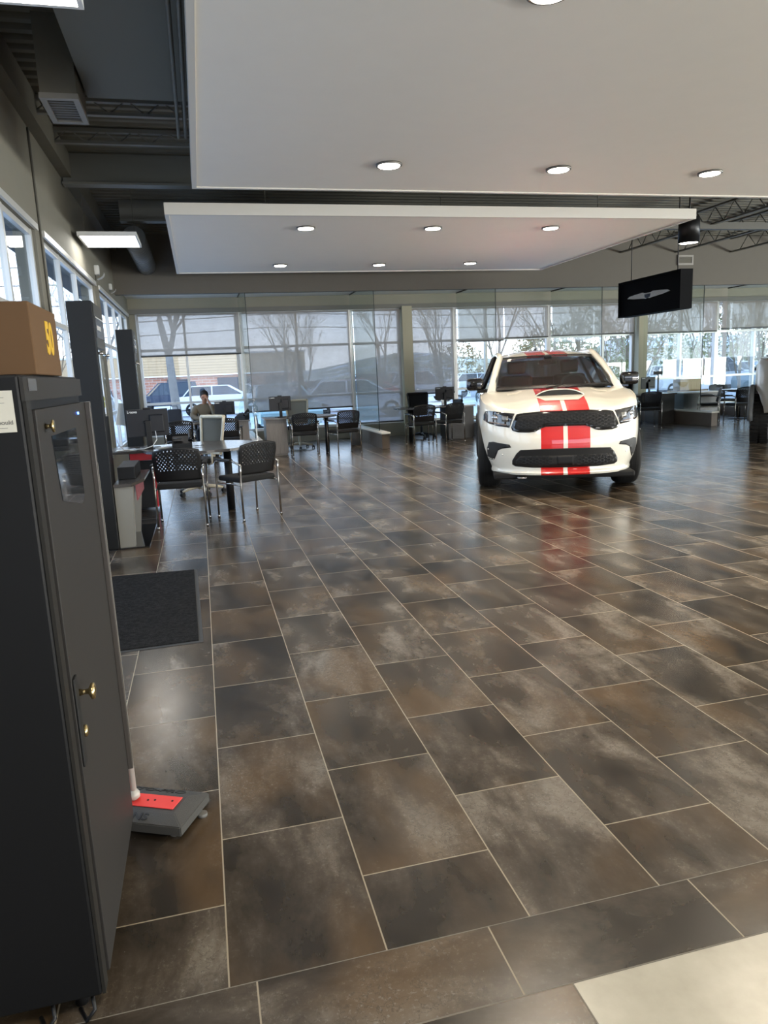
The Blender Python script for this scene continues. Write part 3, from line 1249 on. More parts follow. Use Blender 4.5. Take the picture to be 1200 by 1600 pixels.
def phone(label, x, y, z, deg, p=[None]):
    if p[0] is None:
        o = thing('desk_phone', label, 'telephone', (x, y, z), R(deg), group='black desk phones')
        bm = nb()
        prism(bm, [(-.09, 0), (.09, 0), (.09, .035), (-.09, .085)], -.10, .10, 'x', bev=.004)
        ob('phone_body', bm, M_black, o)
        bm = nb()
        tube(bm, [(-.085, -.085, .10), (-.085, -.07, .125), (-.085, .07, .075), (-.085, .085, .055)], [.022, .016, .016, .022], 8)
        ob('handset', bm, M_black, o)
        bm = nb()
        box(bm, .0, .085, .01, .06, .068, .074, mtx=Matrix.Identity(4))
        ob('display', bm, M_scr, o)
        p[0] = o
        return o
    return clone(p[0], label, (x, y, z), R(deg), 'black desk phones')


p0 = phone('black desk phone on the nearest desk in front of the cream office chair', -.26, 9.05, .752, 180)
p0.scale = (1.15, 1.15, 1.5)
phone('black desk phone right of the monitor of the seated man', .78, 14.85, .752, 150)
phone('black desk phone beside the monitor left of the white car', 5.75, 15.9, .752, 160)

# things on the nearest desk
bm = nb()
for k, (x, y, a) in enumerate(((-.47, 9.12, .2), (-.52, 9.3, -.3), (-.90, 9.15, .1))):
    pass
for k, (x, y, a, l) in enumerate(((-.47, 9.10, .2, 'loose white papers between the monitor and the desk phone'), (-.905, 9.08, -.25, 'loose white papers left of the nearest monitor stand'))):
    bm = nb()
    for q in range(3):
        box(bm, -.11, .11, -.075, .075, .001 + .004 * q, .003 + .004 * q, mtx=Matrix.Rotation(a + .25 * q, 4, 'Z'))
    tag(ob('paper_stack', bm, M_paper, None, (x, y, .752)), l, 'papers', group='papers on the nearest desk')
bm = nb()
tube(bm, [(-.56, 9.14, .96), (-.55, 9.10, .86), (-.60, 9.05, .79), (-.70, 9.03, .762), (-.82, 9.02, .765)], .006, 6)
tag(ob('white_cable', bm, M_white), 'white cable looping below the nearest monitor', 'cable')
bm = nb()
tube(bm, [(-1.0, 9.0, .90), (-.97, 8.98, .82), (-.92, 8.97, .765), (-.86, 8.98, .765)], .005, 6)
tag(ob('grey_cable', bm, mat('cable_grey', (.35, .30, .26), .5)), 'grey cable curving onto the left end of the nearest desk', 'cable')
bm = nb()
for s in (-1, 1):
    tube(bm, [(s * .03 + .028 * cos(a), .02 * sin(a), .012) for a in [2 * pi * k / 14 for k in range(15)]], .003, 5)
    tube(bm, [(s * .058, 0, .014), (s * .062, .10, .012)], .0025, 5)
tag(ob('eyeglasses', bm, M_black, None, (-.06, 8.98, .752), (0, 0, .3)), 'folded black eyeglasses right of the phone on the nearest desk', 'glasses')
bm = nb()
prism(bm, [(-.07, .0), (.07, .0), (.055, .30), (-.055, .30)], -.004, .004, 'y')
tag(ob('brochure_sheet', bm, M_paper, None, (-1.10, 10.6, .98), (0, .2, .5)), 'pale curled brochure sheet standing by the left windows above the desk', 'brochure')
# dark organiser with a plant by the window
o = thing('planter_box', 'dark narrow planter with a yellow-green sprig between the tower and the left window', 'planter', (-1.08, 8.2, 0))
bm = nb()
box(bm, -.10, .10, -.14, .14, 0, 1.20, bev=.006)
ob('planter_body', bm, M_cab, o)
bm = nb()
for k in range(26):
    a = random.random() * 6.28
    h = .1 + .18 * random.random()
    p = Vector((.05 * cos(a), .05 * sin(a), 1.2))
    q = p + Vector((.04 * cos(a), .04 * sin(a), h))
    tube(bm, [p, q], .003, 4)
    ell(bm, q, (.014, .014, .022), 6, 4)
ob('foliage', bm, mat('sprig', (.30, .32, .06), .6, var=.4, vscale=20), o)

# black bag behind, near the man
bm = nb()
box(bm, -.13, .13, -.09, .09, 0, .27, bev=.03, seg=3)
tube(bm, [(-.07, 0, .26), (-.06, 0, .33), (.06, 0, .33), (.07, 0, .26)], .008, 6)
tag(ob('black_bag', bm, mat('bag_fabric', (.02, .025, .035), .8), None, (-.52, 14.95, .752)), 'square black bag on the desk left of the seated man', 'bag')
# clear pump bottle on slim stand by partition
o = thing('sanitizer_stand', 'slim clear and white stand beside the glass left of the second desk', 'stand', (.97, 13.75, 0))
bm = nb()
lathe(bm, [(.13, 0), (.13, .012), (.02, .02), (.012, .03), (.012, .85)], 20)
ob('stand_pole', bm, M_white, o)
bm = nb()
lathe(bm, [(.05, .85), (.055, .87), (.055, 1.02), (.02, 1.06), (.015, 1.10), (.015, 1.13)], 18)
ob('bottle', bm, glassmat('clear_plastic', (.85, .92, .93), .12), o)
bm = nb()
tube(bm, [(0, 0, 1.13), (0, 0, 1.16), (-.04, -.02, 1.165)], .007, 6)
ob('pump', bm, M_white, o)
# waste bin
bm = nb()
lathe(bm, [(.11, 0), (.15, .33), (.16, .335), (.155, .345), (.14, .335), (.10, .02)], 24)
tag(ob('waste_bin', bm, mat('bin_plastic', (.33, .34, .34), .4), None, (3.28, 15.75, 0)), 'grey waste bin left of the white-capped knee wall', 'waste bin')

# right side furniture
o = thing('credenza', 'dark cabinet with a white top standing behind the pale-capped knee wall', 'cabinet', (12.33, 16.3, 0))
bm = nb()
box(bm, -.62, .42, -.45, .1, .04, .71, bev=.005)
ob('cabinet_body', bm, mat('slate_laminate', (.03, .04, .045), .4), o)
bm = nb()
box(bm, -.65, .45, -.48, .12, .71, .735, bev=.003)
ob('cabinet_top', bm, M_trimw, o)
bm = nb()
box(bm, -.58, .38, -.41, .06, 0, .04)
ob('plinth', bm, M_black, o)
bm = nb()
box(bm, -.33, .33, -.15, .15, 0, .30, bev=.01)
tag(ob('tan_box', bm, M_tan, None, (12.72, 17.1, .74), (0, 0, 0)), 'tan cardboard box by the far window above the dark cabinet', 'box')
bm = nb()
box(bm, -.55, .40, -.22, .22, 0, .735, bev=.01)
tag(ob('side_table', bm, M_tan, None, (12.85, 17.15, .0)), 'tan wooden cabinet under the tan box by the far window', 'cabinet')
o = thing('round_table', 'dark round table among the guest chairs near the silver vehicle', 'table', (13.35, 15.87, 0))
bm = nb()
lathe(bm, [(.44, .722), (.445, .74), (.44, .752)], 40)
ob('table_top', bm, M_desk, o)
bm = nb()
tube(bm, [(0, 0, .02), (0, 0, .722)], .045, 20)
ob('leg_post', bm, M_black, o)
bm = nb()
lathe(bm, [(.28, 0), (.28, .012), (.05, .03)], 30)
ob('base_plate', bm, M_black, o)
bm = nb()
tube(bm, [(-.12, 0, .02), (0, .02, .06), (.10, .05, .02)], .02, 8)
tag(ob('dark_shoe_cover', bm, M_black, None, (11.9, 15.3, 0)), 'small dark item on the floor before the pale-capped knee wall at right', 'object')

# ------------------------------------------------------------------ brand towers
def tower(label, x, y, hdr_len, grp='dark display towers'):
    o = thing('display_tower', label, 'display tower', (x, y, 0), group=grp)
    bm = nb()
    box(bm, -.211, 0, 0, .12, .012, 2.256, bev=.004)
    ob('tower_slab', bm, mat('tower_black', (.005, .0052, .0052), .45, spec=.3, var=.15, vscale=2), o)
    bm = nb()
    box(bm, -.225, .0, -.02, .55, 0, .012)
    ob('base_plate', bm, M_black, o)
    bm = nb()
    box(bm, -.06, -.004, .125, .125 + hdr_len, 1.86, 2.256, bev=.003)
    ob('header_panel', bm, mat('header_grey', (.07, .068, .062), .45), o)
    bm = nb()
    box(bm, -.004, .001, .16, .10 + hdr_len, 1.95, 2.14)
    lg = ob('logo_plate', bm, mat('logo_plate', (.03, .032, .036), .25), o)
    bm = nb()
    box(bm, .001, .003, .17, .09 + hdr_len, 2.125, 2.135)
    for k in range(4):
        box(bm, .001, .003, .22 + k * .07, .265 + k * .07, 2.02, 2.06)
    ob('logo_letters', bm, M_white, lg)
    bm = nb()

    def ac(u, v):
        return Vector((-.03 + .02 * sin(pi * u), .15 + u * (hdr_len - .05), 1.84 - .10 * v * (1 if True else 0) - (.25 * sin(pi * u) * v if v > .5 else 0)))
    grid(bm, 10, 3, ac)
    bmesh.ops.solidify(bm, geom=bm.faces[:], thickness=.006)
    ob('acrylic_shield', bm, glassmat('acrylic' + label[:4], (.85, .9, .9), .1), o)
    for k, yy in enumerate((.2, .08 + hdr_len)):
        bm = nb()
        cyl(bm, (-.03, yy, 1.81), (.03, yy, 1.81), .012, 10)
        ob('clip', bm, M_chrome, o)
    return o


tower('tall black display tower standing on the floor beside the dark mat', -.856, 6.98, .62)
tower('shorter looking black display tower beyond the nearest monitor', -.815, 10.5, .45)

# stepped counter beside tower
o = thing('display_counter', 'stepped grey display counter with a dark base plate beside the tall tower', 'counter', (0, 0, 0))
bm = nb()
box(bm, -.85, -.585, 6.99, 8.15, 0, .014)
ob('base_plate', bm, M_blackg, o)
bm = nb()
prism(bm, [(-.85, .014), (-.715, .014), (-.68, .585), (-.85, .585)], 7.02, 7.12, 'y', bev=.002)
ob('end_panel', bm, mat('counter_grey', (.23, .215, .18), .35, metal=.2), o)
bm = nb()
prism(bm, [(-.85, .014), (-.72, .014), (-.66, .56), (-.85, .56)], 7.75, 7.80, 'y')
ob('end_panel', bm, MATS['counter_grey'], o)
bm = nb()
prism(bm, [(-.85, 6.99), (-.69, 6.99), (-.60, 7.35), (-.60, 8.12), (-.85, 8.12)], .585, .615, bev=.003)
ob('counter_top', bm, M_desk, o)
bm = nb()
box(bm, -.665, -.655, 7.1, 7.9, .44, .585)
ob('red_apron', bm, mat('apron', (.25, .07, .08), .4), o)
bm = nb()
box(bm, -.84, -.68, 7.35, 8.0, .616, .735, bev=.004)
ob('riser_box', bm, M_cab, o)

# ------------------------------------------------------------------ floor mat
o = thing('floor_mat', 'dark grey carpet floor mat lying on the tiles by the left wall', 'floor mat', (0, 0, 0))
bm = nb()
prism(bm, [(-1.30, 6.00), (-.172, 5.915), (-.135, 4.215), (-1.26, 4.19)], .004, .011)
ob('carpet_pile', bm, mat('mat_pile', (.024, .023, .022), .95, spec=.05, bump=1.0, bscale=160, var=.95, vscale=45), o)
bm = nb()
prism(bm, [(-1.33, 6.03), (-.146, 5.94), (-.108, 4.19), (-1.29, 4.165)], 0, .004)
ob('rubber_edge', bm, mat('mat_edge', (.05, .05, .048), .6), o)

# ------------------------------------------------------------------ foreground cabinet
CX, CY0, CY1, CZ0, CZ1 = -.357, 1.635, 2.38, .055, 1.535
o = thing('metal_cabinet', 'tall dark metal cabinet with brass knobs at the left edge, under the cardboard box', 'cabinet', (0, 0, 0))
M_front = mat('cabinet_front', (.012, .015, .019), .5)
bm = nb()
X0 = -.95
box(bm, X0, CX, CY0, CY1, CZ0, CZ1, bev=.006)
ob('cabinet_body', bm, M_cab, o)
bm = nb()
box(bm, CX + .0005, CX + .008, CY0 + .0, CY1, CZ1 - .055, CZ1 - .006)
ob('top_rail', bm, M_cabd, o)
bm = nb()
box(bm, CX + .0005, CX + .008, CY0 + .004, CY0 + .045, CZ0, CZ1 - .055)
ob('near_stile', bm, mat('stile', (.016, .015, .013), .5, spec=.3), o)
d = None
bm = nb()
box(bm, CX + .0005, CX + .012, CY0 + .062, CY1 + .0, CZ0 + .012, CZ1 - .075, bev=.002)
d = ob('door', bm, M_cabd, o)
bm = nb()
box(bm, CX + .012, CX + .028, CY1 - .0, CY1 + .022, .235, CZ1 - .075, bev=.002)
box(bm, CX - .0, CX + .013, CY1 + .001, CY1 + .022, .235, CZ1 - .075)
ob('door_flange', bm, mat('flange', (.06, .052, .045), .4), d)
bm = nb()
prism(bm, [(1.825, 1.395), (2.165, 1.395), (2.175, 1.20), (2.13, 1.185), (1.86, 1.235)], CX + .0122, CX + .0145, 'x')
ob('viewing_window', bm, mat('dark_glass', (.02, .024, .03), .04, coat=1), d)
bm = nb()
box(bm, CX + .012, CX + .0175, 1.70, 1.735, .62, .84, bev=.002)
ob('recessed_pull', bm, mat('recess', (.002, .002, .002), .6), d)


def knob(y, z, r, l, parent):
    bm = nb()
    lathe(bm, [(r * .45, 0), (r * .3, l * .35), (r * .35, l * .6), (r, l * .8), (r * .95, l), (r * .4, l * 1.06)], 24, (CX + .013, y, z), axis='x')
    return ob('knob', bm, M_brass, parent)


knob(1.775, 1.42, .0145, .018, d)
knob(1.755, .785, .020, .036, d)
bm = nb()
lathe(bm, [(.014, 0), (.015, .006), (.010, .010)], 20, (CX + .013, 1.757, .685), axis='x')
ob('lock_cylinder', bm, M_brass, d)
bm = nb()
lathe(bm, [(.0035, 0), (.0035, .003)], 12, (CX + .0125, 2.235, 1.432), axis='x')
ob('status_light', bm, mat('blue_led', (.05, .1, 1), .3, emis=(.05, .15, 1), es=12), d)
bm = nb()
box(bm, -.66, -.372, CY0 - .0015, CY0 - .0005, 1.418, 1.503)
lb = ob('paper_label', bm, mat('label_paper', (.58, .56, .48), .7), o)
bm = nb()
for z, xx0 in ((1.489, -.60), (1.478, -.62), (1.427, -.60)):
    box(bm, xx0, -.389, CY0 - .0022, CY0 - .0016, z - .0004, z + .0004)
ob('ruled_lines', bm, mat('ink', (.12, .12, .12), .6), lb)
text('label_words', 'should', .013, MATS['ink'], lb, face_my(-.394, CY0 - .0022, 1.438), .0002)
bm = nb()
box(bm, CX + .0085, CX + .0095, 1.675, 1.755, 1.50, 1.526)
ob('tape_patch', bm, mat('tape', (.075, .068, .06), .25), o)
for x, y in ((X0 + .06, CY0 + .06), (CX - .06, CY0 + .06), (X0 + .06, CY1 - .06), (CX - .06, CY1 - .06)):
    bm = nb()
    lathe(bm, [(.018, 0), (.014, .02), (.014, CZ0 + .002)], 12, (x, y, 0))
    ob('foot', bm, M_black, o)
for k in range(2):
    bm = nb()
    x = CX - .03 - k * .09
    tube(bm, [(x, CY0 + .03, CZ0), (x + .012, CY0 - .01, .03), (x - .008, CY0 - .015, .008), (x - .03, CY0 + .03, .006)], .005, 6)
    ob('cable', bm, M_black, o)

# cardboard box on the cabinet
o = thing('cardboard_box', 'brown cardboard box marked 50 in yellow on top of the dark cabinet', 'box', (0, 0, 0))
bm = nb()
box(bm, -.86, -.352, 1.80, 2.11, CZ1 + .001, 1.697, bev=.003)
ob('carton', bm, M_card, o)
q = text('stencil_number', '50', .105, mat('yellow_paint', (.62, .38, .03), .6), o, face_px(-.3515, 1.995, 1.622), .0008, sx=.85, bold=.004)
bm = nb()
box(bm, -.52, -.427, 1.7985, 1.7995, 1.60, 1.64)
ob('tape', bm, M_rubber, o)
# shrink/squash stencil
# ------------------------------------------------------------------ sign base with pole
o = thing('sign_base', 'black rubber sign base with a red insert standing on the tiles behind the dark cabinet', 'sign base', (-.37, 2.492, .012), R(-27))
HL, HW = .255, .105
bm = nb()
V0 = [bm.verts.new((sx * HL, sy * HW, 0)) for sx, sy in ((-1, -1), (1, -1), (1, 1), (-1, 1))]
V1 = [bm.verts.new((sx * HL, sy * HW, .034)) for sx, sy in ((-1, -1), (1, -1), (1, 1), (-1, 1))]
V2 = [bm.verts.new((sx * (HL - .05), sy * (HW - .052), .049)) for sx, sy in ((-1, -1), (1, -1), (1, 1), (-1, 1))]
for a, b in ((V0, V1), (V1, V2)):
    for i in range(4):
        bm.faces.new((a[i], a[(i + 1) % 4], b[(i + 1) % 4], b[i]))
bm.faces.new(V0)
bm.faces.new(V2)
bmesh.ops.bevel(bm, geom=bm.edges[:], offset=.003, segments=2, affect='EDGES')
M_base = mat('base_rubber', (.055, .053, .048), .6, bump=.3, bscale=400)
ob('rubber_base', bm, M_base, o)
bm = nb()
box(bm, -HL + .08, HL - .065, -.036, .036, .050, .053, bev=.001)
ri = ob('red_insert', bm, mat('base_red', (.85, .055, .045), .5), o)
bm = nb()
for x, y in ((.075, .0), (.10, .004), (.165, .008)):
    bm = nb()
    lathe(bm, [(.004, .0525), (.004, .0545)], 10, (x, y, 0))
    ob('screw', bm, M_rubber, ri)
sl = math.atan2(.015, .052)
text('raised_letters', 'AUTO-PRO', .042, mat('letters', (.015, .0145, .013), .6), o, Matrix.Translation((.045, .079, .0415)) @ Matrix.Rotation(-sl, 4, 'X'), .002, sx=1.25, bold=.001)
text('raised_letters', 'SOLUTIONS', .040, MATS['letters'], o, Matrix.Translation((-.01, -.079, .0415)) @ Matrix.Rotation(sl, 4, 'X'), .002, sx=1.2, bold=.001)
for x, y in ((HL - .04, HW - .04), (HL - .04, -HW + .03), (-HL + .04, HW - .03), (-HL + .04, -HW + .03), (HL + .006, .035)):
    bm = nb()
    lathe(bm, [(.017, -.012), (.017, 0)], 12, (x, y, 0))
    ob('foot', bm, mat('grey_rubber', (.15, .15, .14), .6), o)
bm = nb()
tube(bm, [(.02, 0, .053), (.02, 0, 1.25)], .0125, 16)
lathe(bm, [(.022, .0605), (.022, .075), (.0125, .09)], 16, (.02, 0, 0))
ob('pole', bm, mat('pole_grey', (.45, .43, .38), .35), o)

# ================================================================== WHITE CAR (local: x = image right, y = towards its nose, z up)
def paint(name, base, stripes=False):
    m = bpy.data.materials.new(name)
    m.use_nodes = True
    t = m.node_tree
    b = t.nodes['Principled BSDF']
    b.inputs['Roughness'].default_value = .28
    b.inputs['Coat Weight'].default_value = 1
    b.inputs['Coat Roughness'].default_value = .02
    b.inputs['Base Color'].default_value = (*base, 1)
    if stripes:
        c = t.nodes.new('ShaderNodeTexCoord').outputs['Object']
        s = t.nodes.new('ShaderNodeSeparateXYZ')
        t.links.new(c, s.inputs[0])

        def m1(op, a, v=None):
            n = t.nodes.new('ShaderNodeMath')
            n.operation = op
            if hasattr(a, 'links'):
                t.links.new(a, n.inputs[0])
            else:
                n.inputs[0].default_value = a
            if v is not None:
                if hasattr(v, 'links'):
                    t.links.new(v, n.inputs[1])
                else:
                    n.inputs[1].default_value = v
            return n.outputs[0]
        ax = m1('ABSOLUTE', s.outputs['X'])
        f = m1('MULTIPLY', m1('GREATER_THAN', ax, .024), m1('LESS_THAN', ax, .272))
        t.links.new(mixc(t, f, base, (.62, .010, .010)), b.inputs['Base Color'])
    MATS[name] = m
    return m


M_car = paint('white_car_paint', (.80, .765, .66), True)
car = thing('car', 'white sport utility car with twin red stripes and black grille, parked facing the camera', 'car', (4.415, 8.528, 0), 0, scale=1.03)
car.rotation_euler = (0, 0, R(180 - 20.9))
# rotating 180-20.9 maps local +y to the camera; x is mirrored, so flip x when building (the car is symmetric except a few details)
FX = -1


def lerp_tab(tab, v):
    if v >= tab[0][0]:
        return tab[0][1]
    for (a, x), (b, y) in zip(tab, tab[1:]):
        if v >= b:
            k = (v - b) / (a - b)
            return y + (x - y) * k
    return tab[-1][1]


ZT_TAB = [(.98, .90), (.93, .945), (.88, .972), (.75, 1.02), (.5, 1.085), (.2, 1.14), (-.1, 1.19), (-.35, 1.215), (-1.0, 1.20), (-3.0, 1.17), (-4.3, 1.12)]


def ztop(y):
    return lerp_tab(ZT_TAB, y)


ROWS = [(0.00, .80, .90), (0.012, .86, .955), (.045, .865, .965), (.075, .862, .945), (.11, .875, .935), (.22, .915, .95), (.36, .945, .955), (.50, .955, .965), (.62, .958, .965),
        (.70, .958, .955), (.76, .952, .945), (.86, .945, .935), (.94, .94, .925), (1.0, .93, .905)]
NS = 144
bm = nb()


def outline(W, Yf, t):
    # t 0..1 around, start at the nose centre going to +x
    a = 2 * pi * t
    s, c = sin(a), cos(a)
    if c >= 0:
        n = 3.0
        x = W * (1 if s >= 0 else -1) * abs(s) ** (2 / n)
        y = -.2 + (Yf + .2) * abs(c) ** (2 / n)
    else:
        n = 7.0
        x = W * (1 if s >= 0 else -1) * abs(s) ** (2 / n)
        y = -.2 - 4.0 * abs(c) ** (2 / n)
    return x, y


def tpar(i):
    # denser sampling toward the middle of each quadrant is not needed; warp to even out the superellipse
    return i / NS


rows = []
for f, W_, Yf in ROWS:
    row = []
    for i in range(NS):
        x, y = outline(W_, Yf, tpar(i))
        zt = ztop(y) - .05
        k = min(1, max(0, (-y - .1) / 1.0))
        zb = .245 + .06 * k
        row.append(bm.verts.new((x, y, zb + (zt - zb) * f)))
    rows.append(row)


def hood(x, y):
    z = ztop(y) - .045 * (abs(x) / .93) ** 2.2
    if -.5 < y < .9:
        b = max(0, min(1, (.50 - abs(x)) / .07))
        z += .016 * b * b * (3 - 2 * b) * min(1, (.9 - y) / .25)
        b = math.exp(-((abs(x) - .80) / .09) ** 2)
        z += .018 * b * min(1, max(0, (.75 - y) / .3))
    return z


for kx, ky in ((.985, .99), (.95, .975), (.90, .965), (.82, .96), (.72, .955), (.62, .952), (.55, .95), (.48, .95), (.38, .95), (.27, .95), (.15, .95), (.05, .95)):
    row = []
    for i in range(NS):
        x, y = outline(.93, .905, tpar(i))
        x *= kx
        y = -.2 + (y + .2) * ky
        row.append(bm.verts.new((x, y, hood(x, y) - (.014 if kx > .96 else 0))))
    rows.append(row)
for a, b in zip(rows, rows[1:]):
    bridge(bm, a, b)
bm.faces.new(rows[0])
# close the middle strip
last = rows[-1]
for i in range(1, NS // 2):
    j = NS - i
    if i == 1:
        bm.faces.new((last[0], last[1], last[NS - 1]))
    if i < NS // 2 - 1:
        bm.faces.new((last[i], last[i + 1], last[NS - i - 1], last[NS - i]))
    else:
        bm.faces.new((last[i], last[NS // 2], last[NS - i]))
bmesh.ops.recalc_face_normals(bm, faces=bm.faces[:])
bvh = BVHTree.FromBMesh(bm)
body = ob('car_body', bm, M_car, car)
# wheel arches
cb = nb()
for y in (0, -3.05):
    for s in (-1, 1):
        cyl(cb, (s * .62, y, .39), (s * 1.1, y, .39), .435, 48)
cut = ob('cut', cb, M_black)
cut.parent = None
md = body.modifiers.new('b', 'BOOLEAN')
md.object = cut
md.operation = 'DIFFERENCE'
md.solver = 'EXACT'
body.parent = None
bpy.context.view_layer.update()
bake(body)
body.parent = car
if len(body.data.materials) > 1:
    body.data.materials.pop(index=1)
bpy.data.objects.remove(cut)
body.data.shade_smooth() if hasattr(body.data, 'shade_smooth') else None


def smooth_obj(o, ang=40):
    for p in o.data.polygons:
        p.use_smooth = True
    o.data.set_sharp_from_angle(angle=R(ang))


smooth_obj(body, 35)


def gridded(pts, step=.03):
    """polygon in (x,z) cut into a fine grid"""
    b = nb()
    b.faces.new([b.verts.new((x, 0, z)) for x, z in pts])
    xs = [p[0] for p in pts]
    zs = [p[1] for p in pts]
    x = min(xs) + step
    while x < max(xs):
        bmesh.ops.bisect_plane(b, geom=b.verts[:] + b.edges[:] + b.faces[:], plane_co=(x, 0, 0), plane_no=(1, 0, 0))
        x += step
    z = min(zs) + step
    while z < max(zs):
        bmesh.ops.bisect_plane(b, geom=b.verts[:] + b.edges[:] + b.faces[:], plane_co=(0, 0, z), plane_no=(0, 0, 1))
        z += step
    return b


def patch(name, pts, off, m, parent, thick=.012, tree=None, step=.03, fn=None):
    b = gridded(pts, step)
    tr = tree or bvh
    for v in b.verts:
        h = tr.ray_cast(Vector((v.co.x, 3, v.co.z)), Vector((0, -1, 0)))
        y = h[0].y if h[0] else .3
        v.co.y = y + off + (fn(v.co.x, v.co.z) if fn else 0)
    bmesh.ops.recalc_face_normals(b, faces=b.faces[:])
    if sum(f.normal.y * f.calc_area() for f in b.faces) < 0:
        bmesh.ops.reverse_faces(b, faces=b.faces[:])
    for f in b.faces:
        f.smooth = True
    g = bmesh.ops.extrude_face_region(b, geom=b.faces[:])
    bmesh.ops.translate(b, vec=(0, -thick, 0), verts=[q for q in g['geom'] if isinstance(q, bmesh.types.BMVert)])
    return ob(name, b, m, parent)


def mir(pts):
    return [(-x, z) for x, z in reversed(pts)]


def sym(half):
    """half outline from top centre clockwise (x>=0) to bottom centre -> full"""
    return half + [(-x, z) for x, z in reversed(half) if x > 1e-6]


# grille: honeycomb material
def honey(name, sc=26):
    m = bpy.data.materials.new(name)
    m.use_nodes = True
    t = m.node_tree
    b = t.nodes['Principled BSDF']
    c = t.nodes.new('ShaderNodeTexCoord').outputs['Object']
    mp = t.nodes.new('ShaderNodeMapping')
    mp.inputs['Rotation'].default_value = (R(90), 0, 0)
    t.links.new(c, mp.inputs[0])
    br = t.nodes.new('ShaderNodeTexBrick')
    br.inputs['Scale'].default_value = 1
    br.inputs['Brick Width'].default_value = .075
    br.inputs['Row Height'].default_value = .03
    br.inputs['Mortar Size'].default_value = .006
    br.inputs['Mortar Smooth'].default_value = .6
    t.links.new(mp.outputs[0], br.inputs['Vector'])
    t.links.new(mixc(t, br.outputs['Fac'], (.003, .003, .003), (.045, .043, .042)), b.inputs['Base Color'])
    b.inputs['Roughness'].default_value = .35
    bp = t.nodes.new('ShaderNodeBump')
    bp.inputs['Strength'].default_value = 1
    bp.inputs['Distance'].default_value = .012
    t.links.new(br.outputs['Fac'], bp.inputs['Height'])
    t.links.new(bp.outputs[0], b.inputs['Normal'])
    return m


M_hon = mat('grille_back', (.002, .002, .002), .7)
gh = [(0, .972), (.28, .972), (.46, .962), (.535, .948), (.575, .87), (.60, .80), (.585, .765), (.52, .745), (.40, .742), (.33, .752), (.27, .785), (.22, .802), (0, .806)]
gr = patch('grille', sym(gh), .006, M_blackg, car)
gi = [(0, .950), (.28, .950), (.45, .942), (.51, .930), (.545, .86), (.565, .80), (.55, .778), (.50, .765), (.41, .762), (.35, .775), (.29, .808), (.23, .826), (0, .830)]
patch('honeycomb_insert', sym(gi), .012, M_hon, gr)
hl = [(.555, .955), (.70, .972), (.84, .985), (.885, .972), (.902, .93), (.905, .868), (.85, .838), (.74, .812), (.615, .798), (.59, .87)]
M_lamp = mat('lamp_black', (.02, .02, .022), .06, coat=1)
M_lamp2 = mat('lamp_silver', (.55, .55, .55), .15, metal=.8)
for s in (1, -1):
    p = hl if s == 1 else mir(hl)
    h = patch('headlight', p, .004, M_lamp, car)
    q = [(.63, .925), (.70, .930), (.70, .868), (.64, .862)]
    patch('inner_lamp', q if s == 1 else mir(q), .0065, mat('lamp_grey', (.20, .19, .17), .2, metal=.5), h, .004)
    q = [(.755, .935), (.80, .94), (.815, .91), (.80, .885), (.76, .882), (.745, .905)]
    patch('inner_lamp', q if s == 1 else mir(q), .0065, M_lamp2, h, .004)
    q = [(.65, .835), (.84, .862), (.84, .850), (.65, .822)]
    patch('light_bar', q if s == 1 else mir(q), .0065, mat('bar_grey', (.22, .17, .15), .2), h, .004)
    si = [(.60, .572), (.62, .605), (.80, .628), (.85, .615), (.87, .54), (.865, .42), (.84, .40), (.79, .405), (.765, .47), (.745, .53), (.70, .555)]
    patch('side_intake', si if s == 1 else mir(si), .004, mat('intake_black', (.008, .008, .008), .6), car)
lo = [(0, .556), (.24, .555), (.50, .545), (.545, .50), (.59, .42), (.59, .372), (.555, .350), (.36, .338), (0, .335)]
li = patch('lower_intake', sym(lo), .004, mat('intake_frame', (.010, .0095, .009), .5, spec=.3), car)
lo2 = [(0, .475), (.50, .475), (.55, .42), (.55, .382), (.36, .358), (0, .355)]
patch('honeycomb_insert', sym(lo2), .008, M_hon, li)
patch('radar_sensor', [(-.10, .47), (.10, .47), (.085, .36), (-.085, .36)], .013, M_black, li)
for x in (-.70, .70):
    patch('parking_sensor', [(x + .011 * cos(a), .48 + .011 * sin(a)) for a in [k * pi / 5 for k in range(10)]], .003, M_trimw, car, .004, step=.05)
def inside(poly, x, z):
    r = False
    for (x0, z0), (x1, z1) in zip(poly, poly[1:] + poly[:1]):
        if (z0 > z) != (z1 > z) and x < (x1 - x0) * (z - z0) / (z1 - z0) + x0:
            r = not r
    return r


def hexes(name, poly, parent, off, w_=.072, h_=.036):
    b = nb()
    zs = [p[1] for p in poly]
    j = 0
    z = min(zs) + h_ * .3
    while z < max(zs):
        x = -.62 + (w_ * .5 if j % 2 else 0)
        while x < .62:
            if inside(poly, x - w_ * .4, z) and inside(poly, x + w_ * .4, z) and inside(poly, x, z + h_ * .42) and inside(poly, x, z - h_ * .42) and not (name == 'lower' and abs(x) < .11):
                pts = []
                for a, c in ((-.46, 0), (-.26, .42), (.26, .42), (.46, 0), (.26, -.42), (-.26, -.42), (-.46, 0)):
                    px, pz = x + a * w_, z + c * h_
                    hit = bvh.ray_cast(Vector((px, 3, pz)), Vector((0, -1, 0)))
                    pts.append((px, hit[0].y + off, pz))
                tube(b, pts, .0032, 4, caps=False)
            x += w_
        z += h_ * .5
        j += 1
    return ob('hexagon_mesh', b, mat('hex_plastic', (.02, .02, .02), .25), parent)


hexes('grille', sym(gi), gr, .015)
hexes('lower', [(.11, .475), (.50, .475), (.55, .42), (.55, .382), (.36, .358), (.11, .356)], li, .012)
hexes('lower', mir([(.11, .475), (.50, .475), (.55, .42), (.55, .382), (.36, .358), (.11, .356)]), li, .012)
# hood scoop
bm = nb()


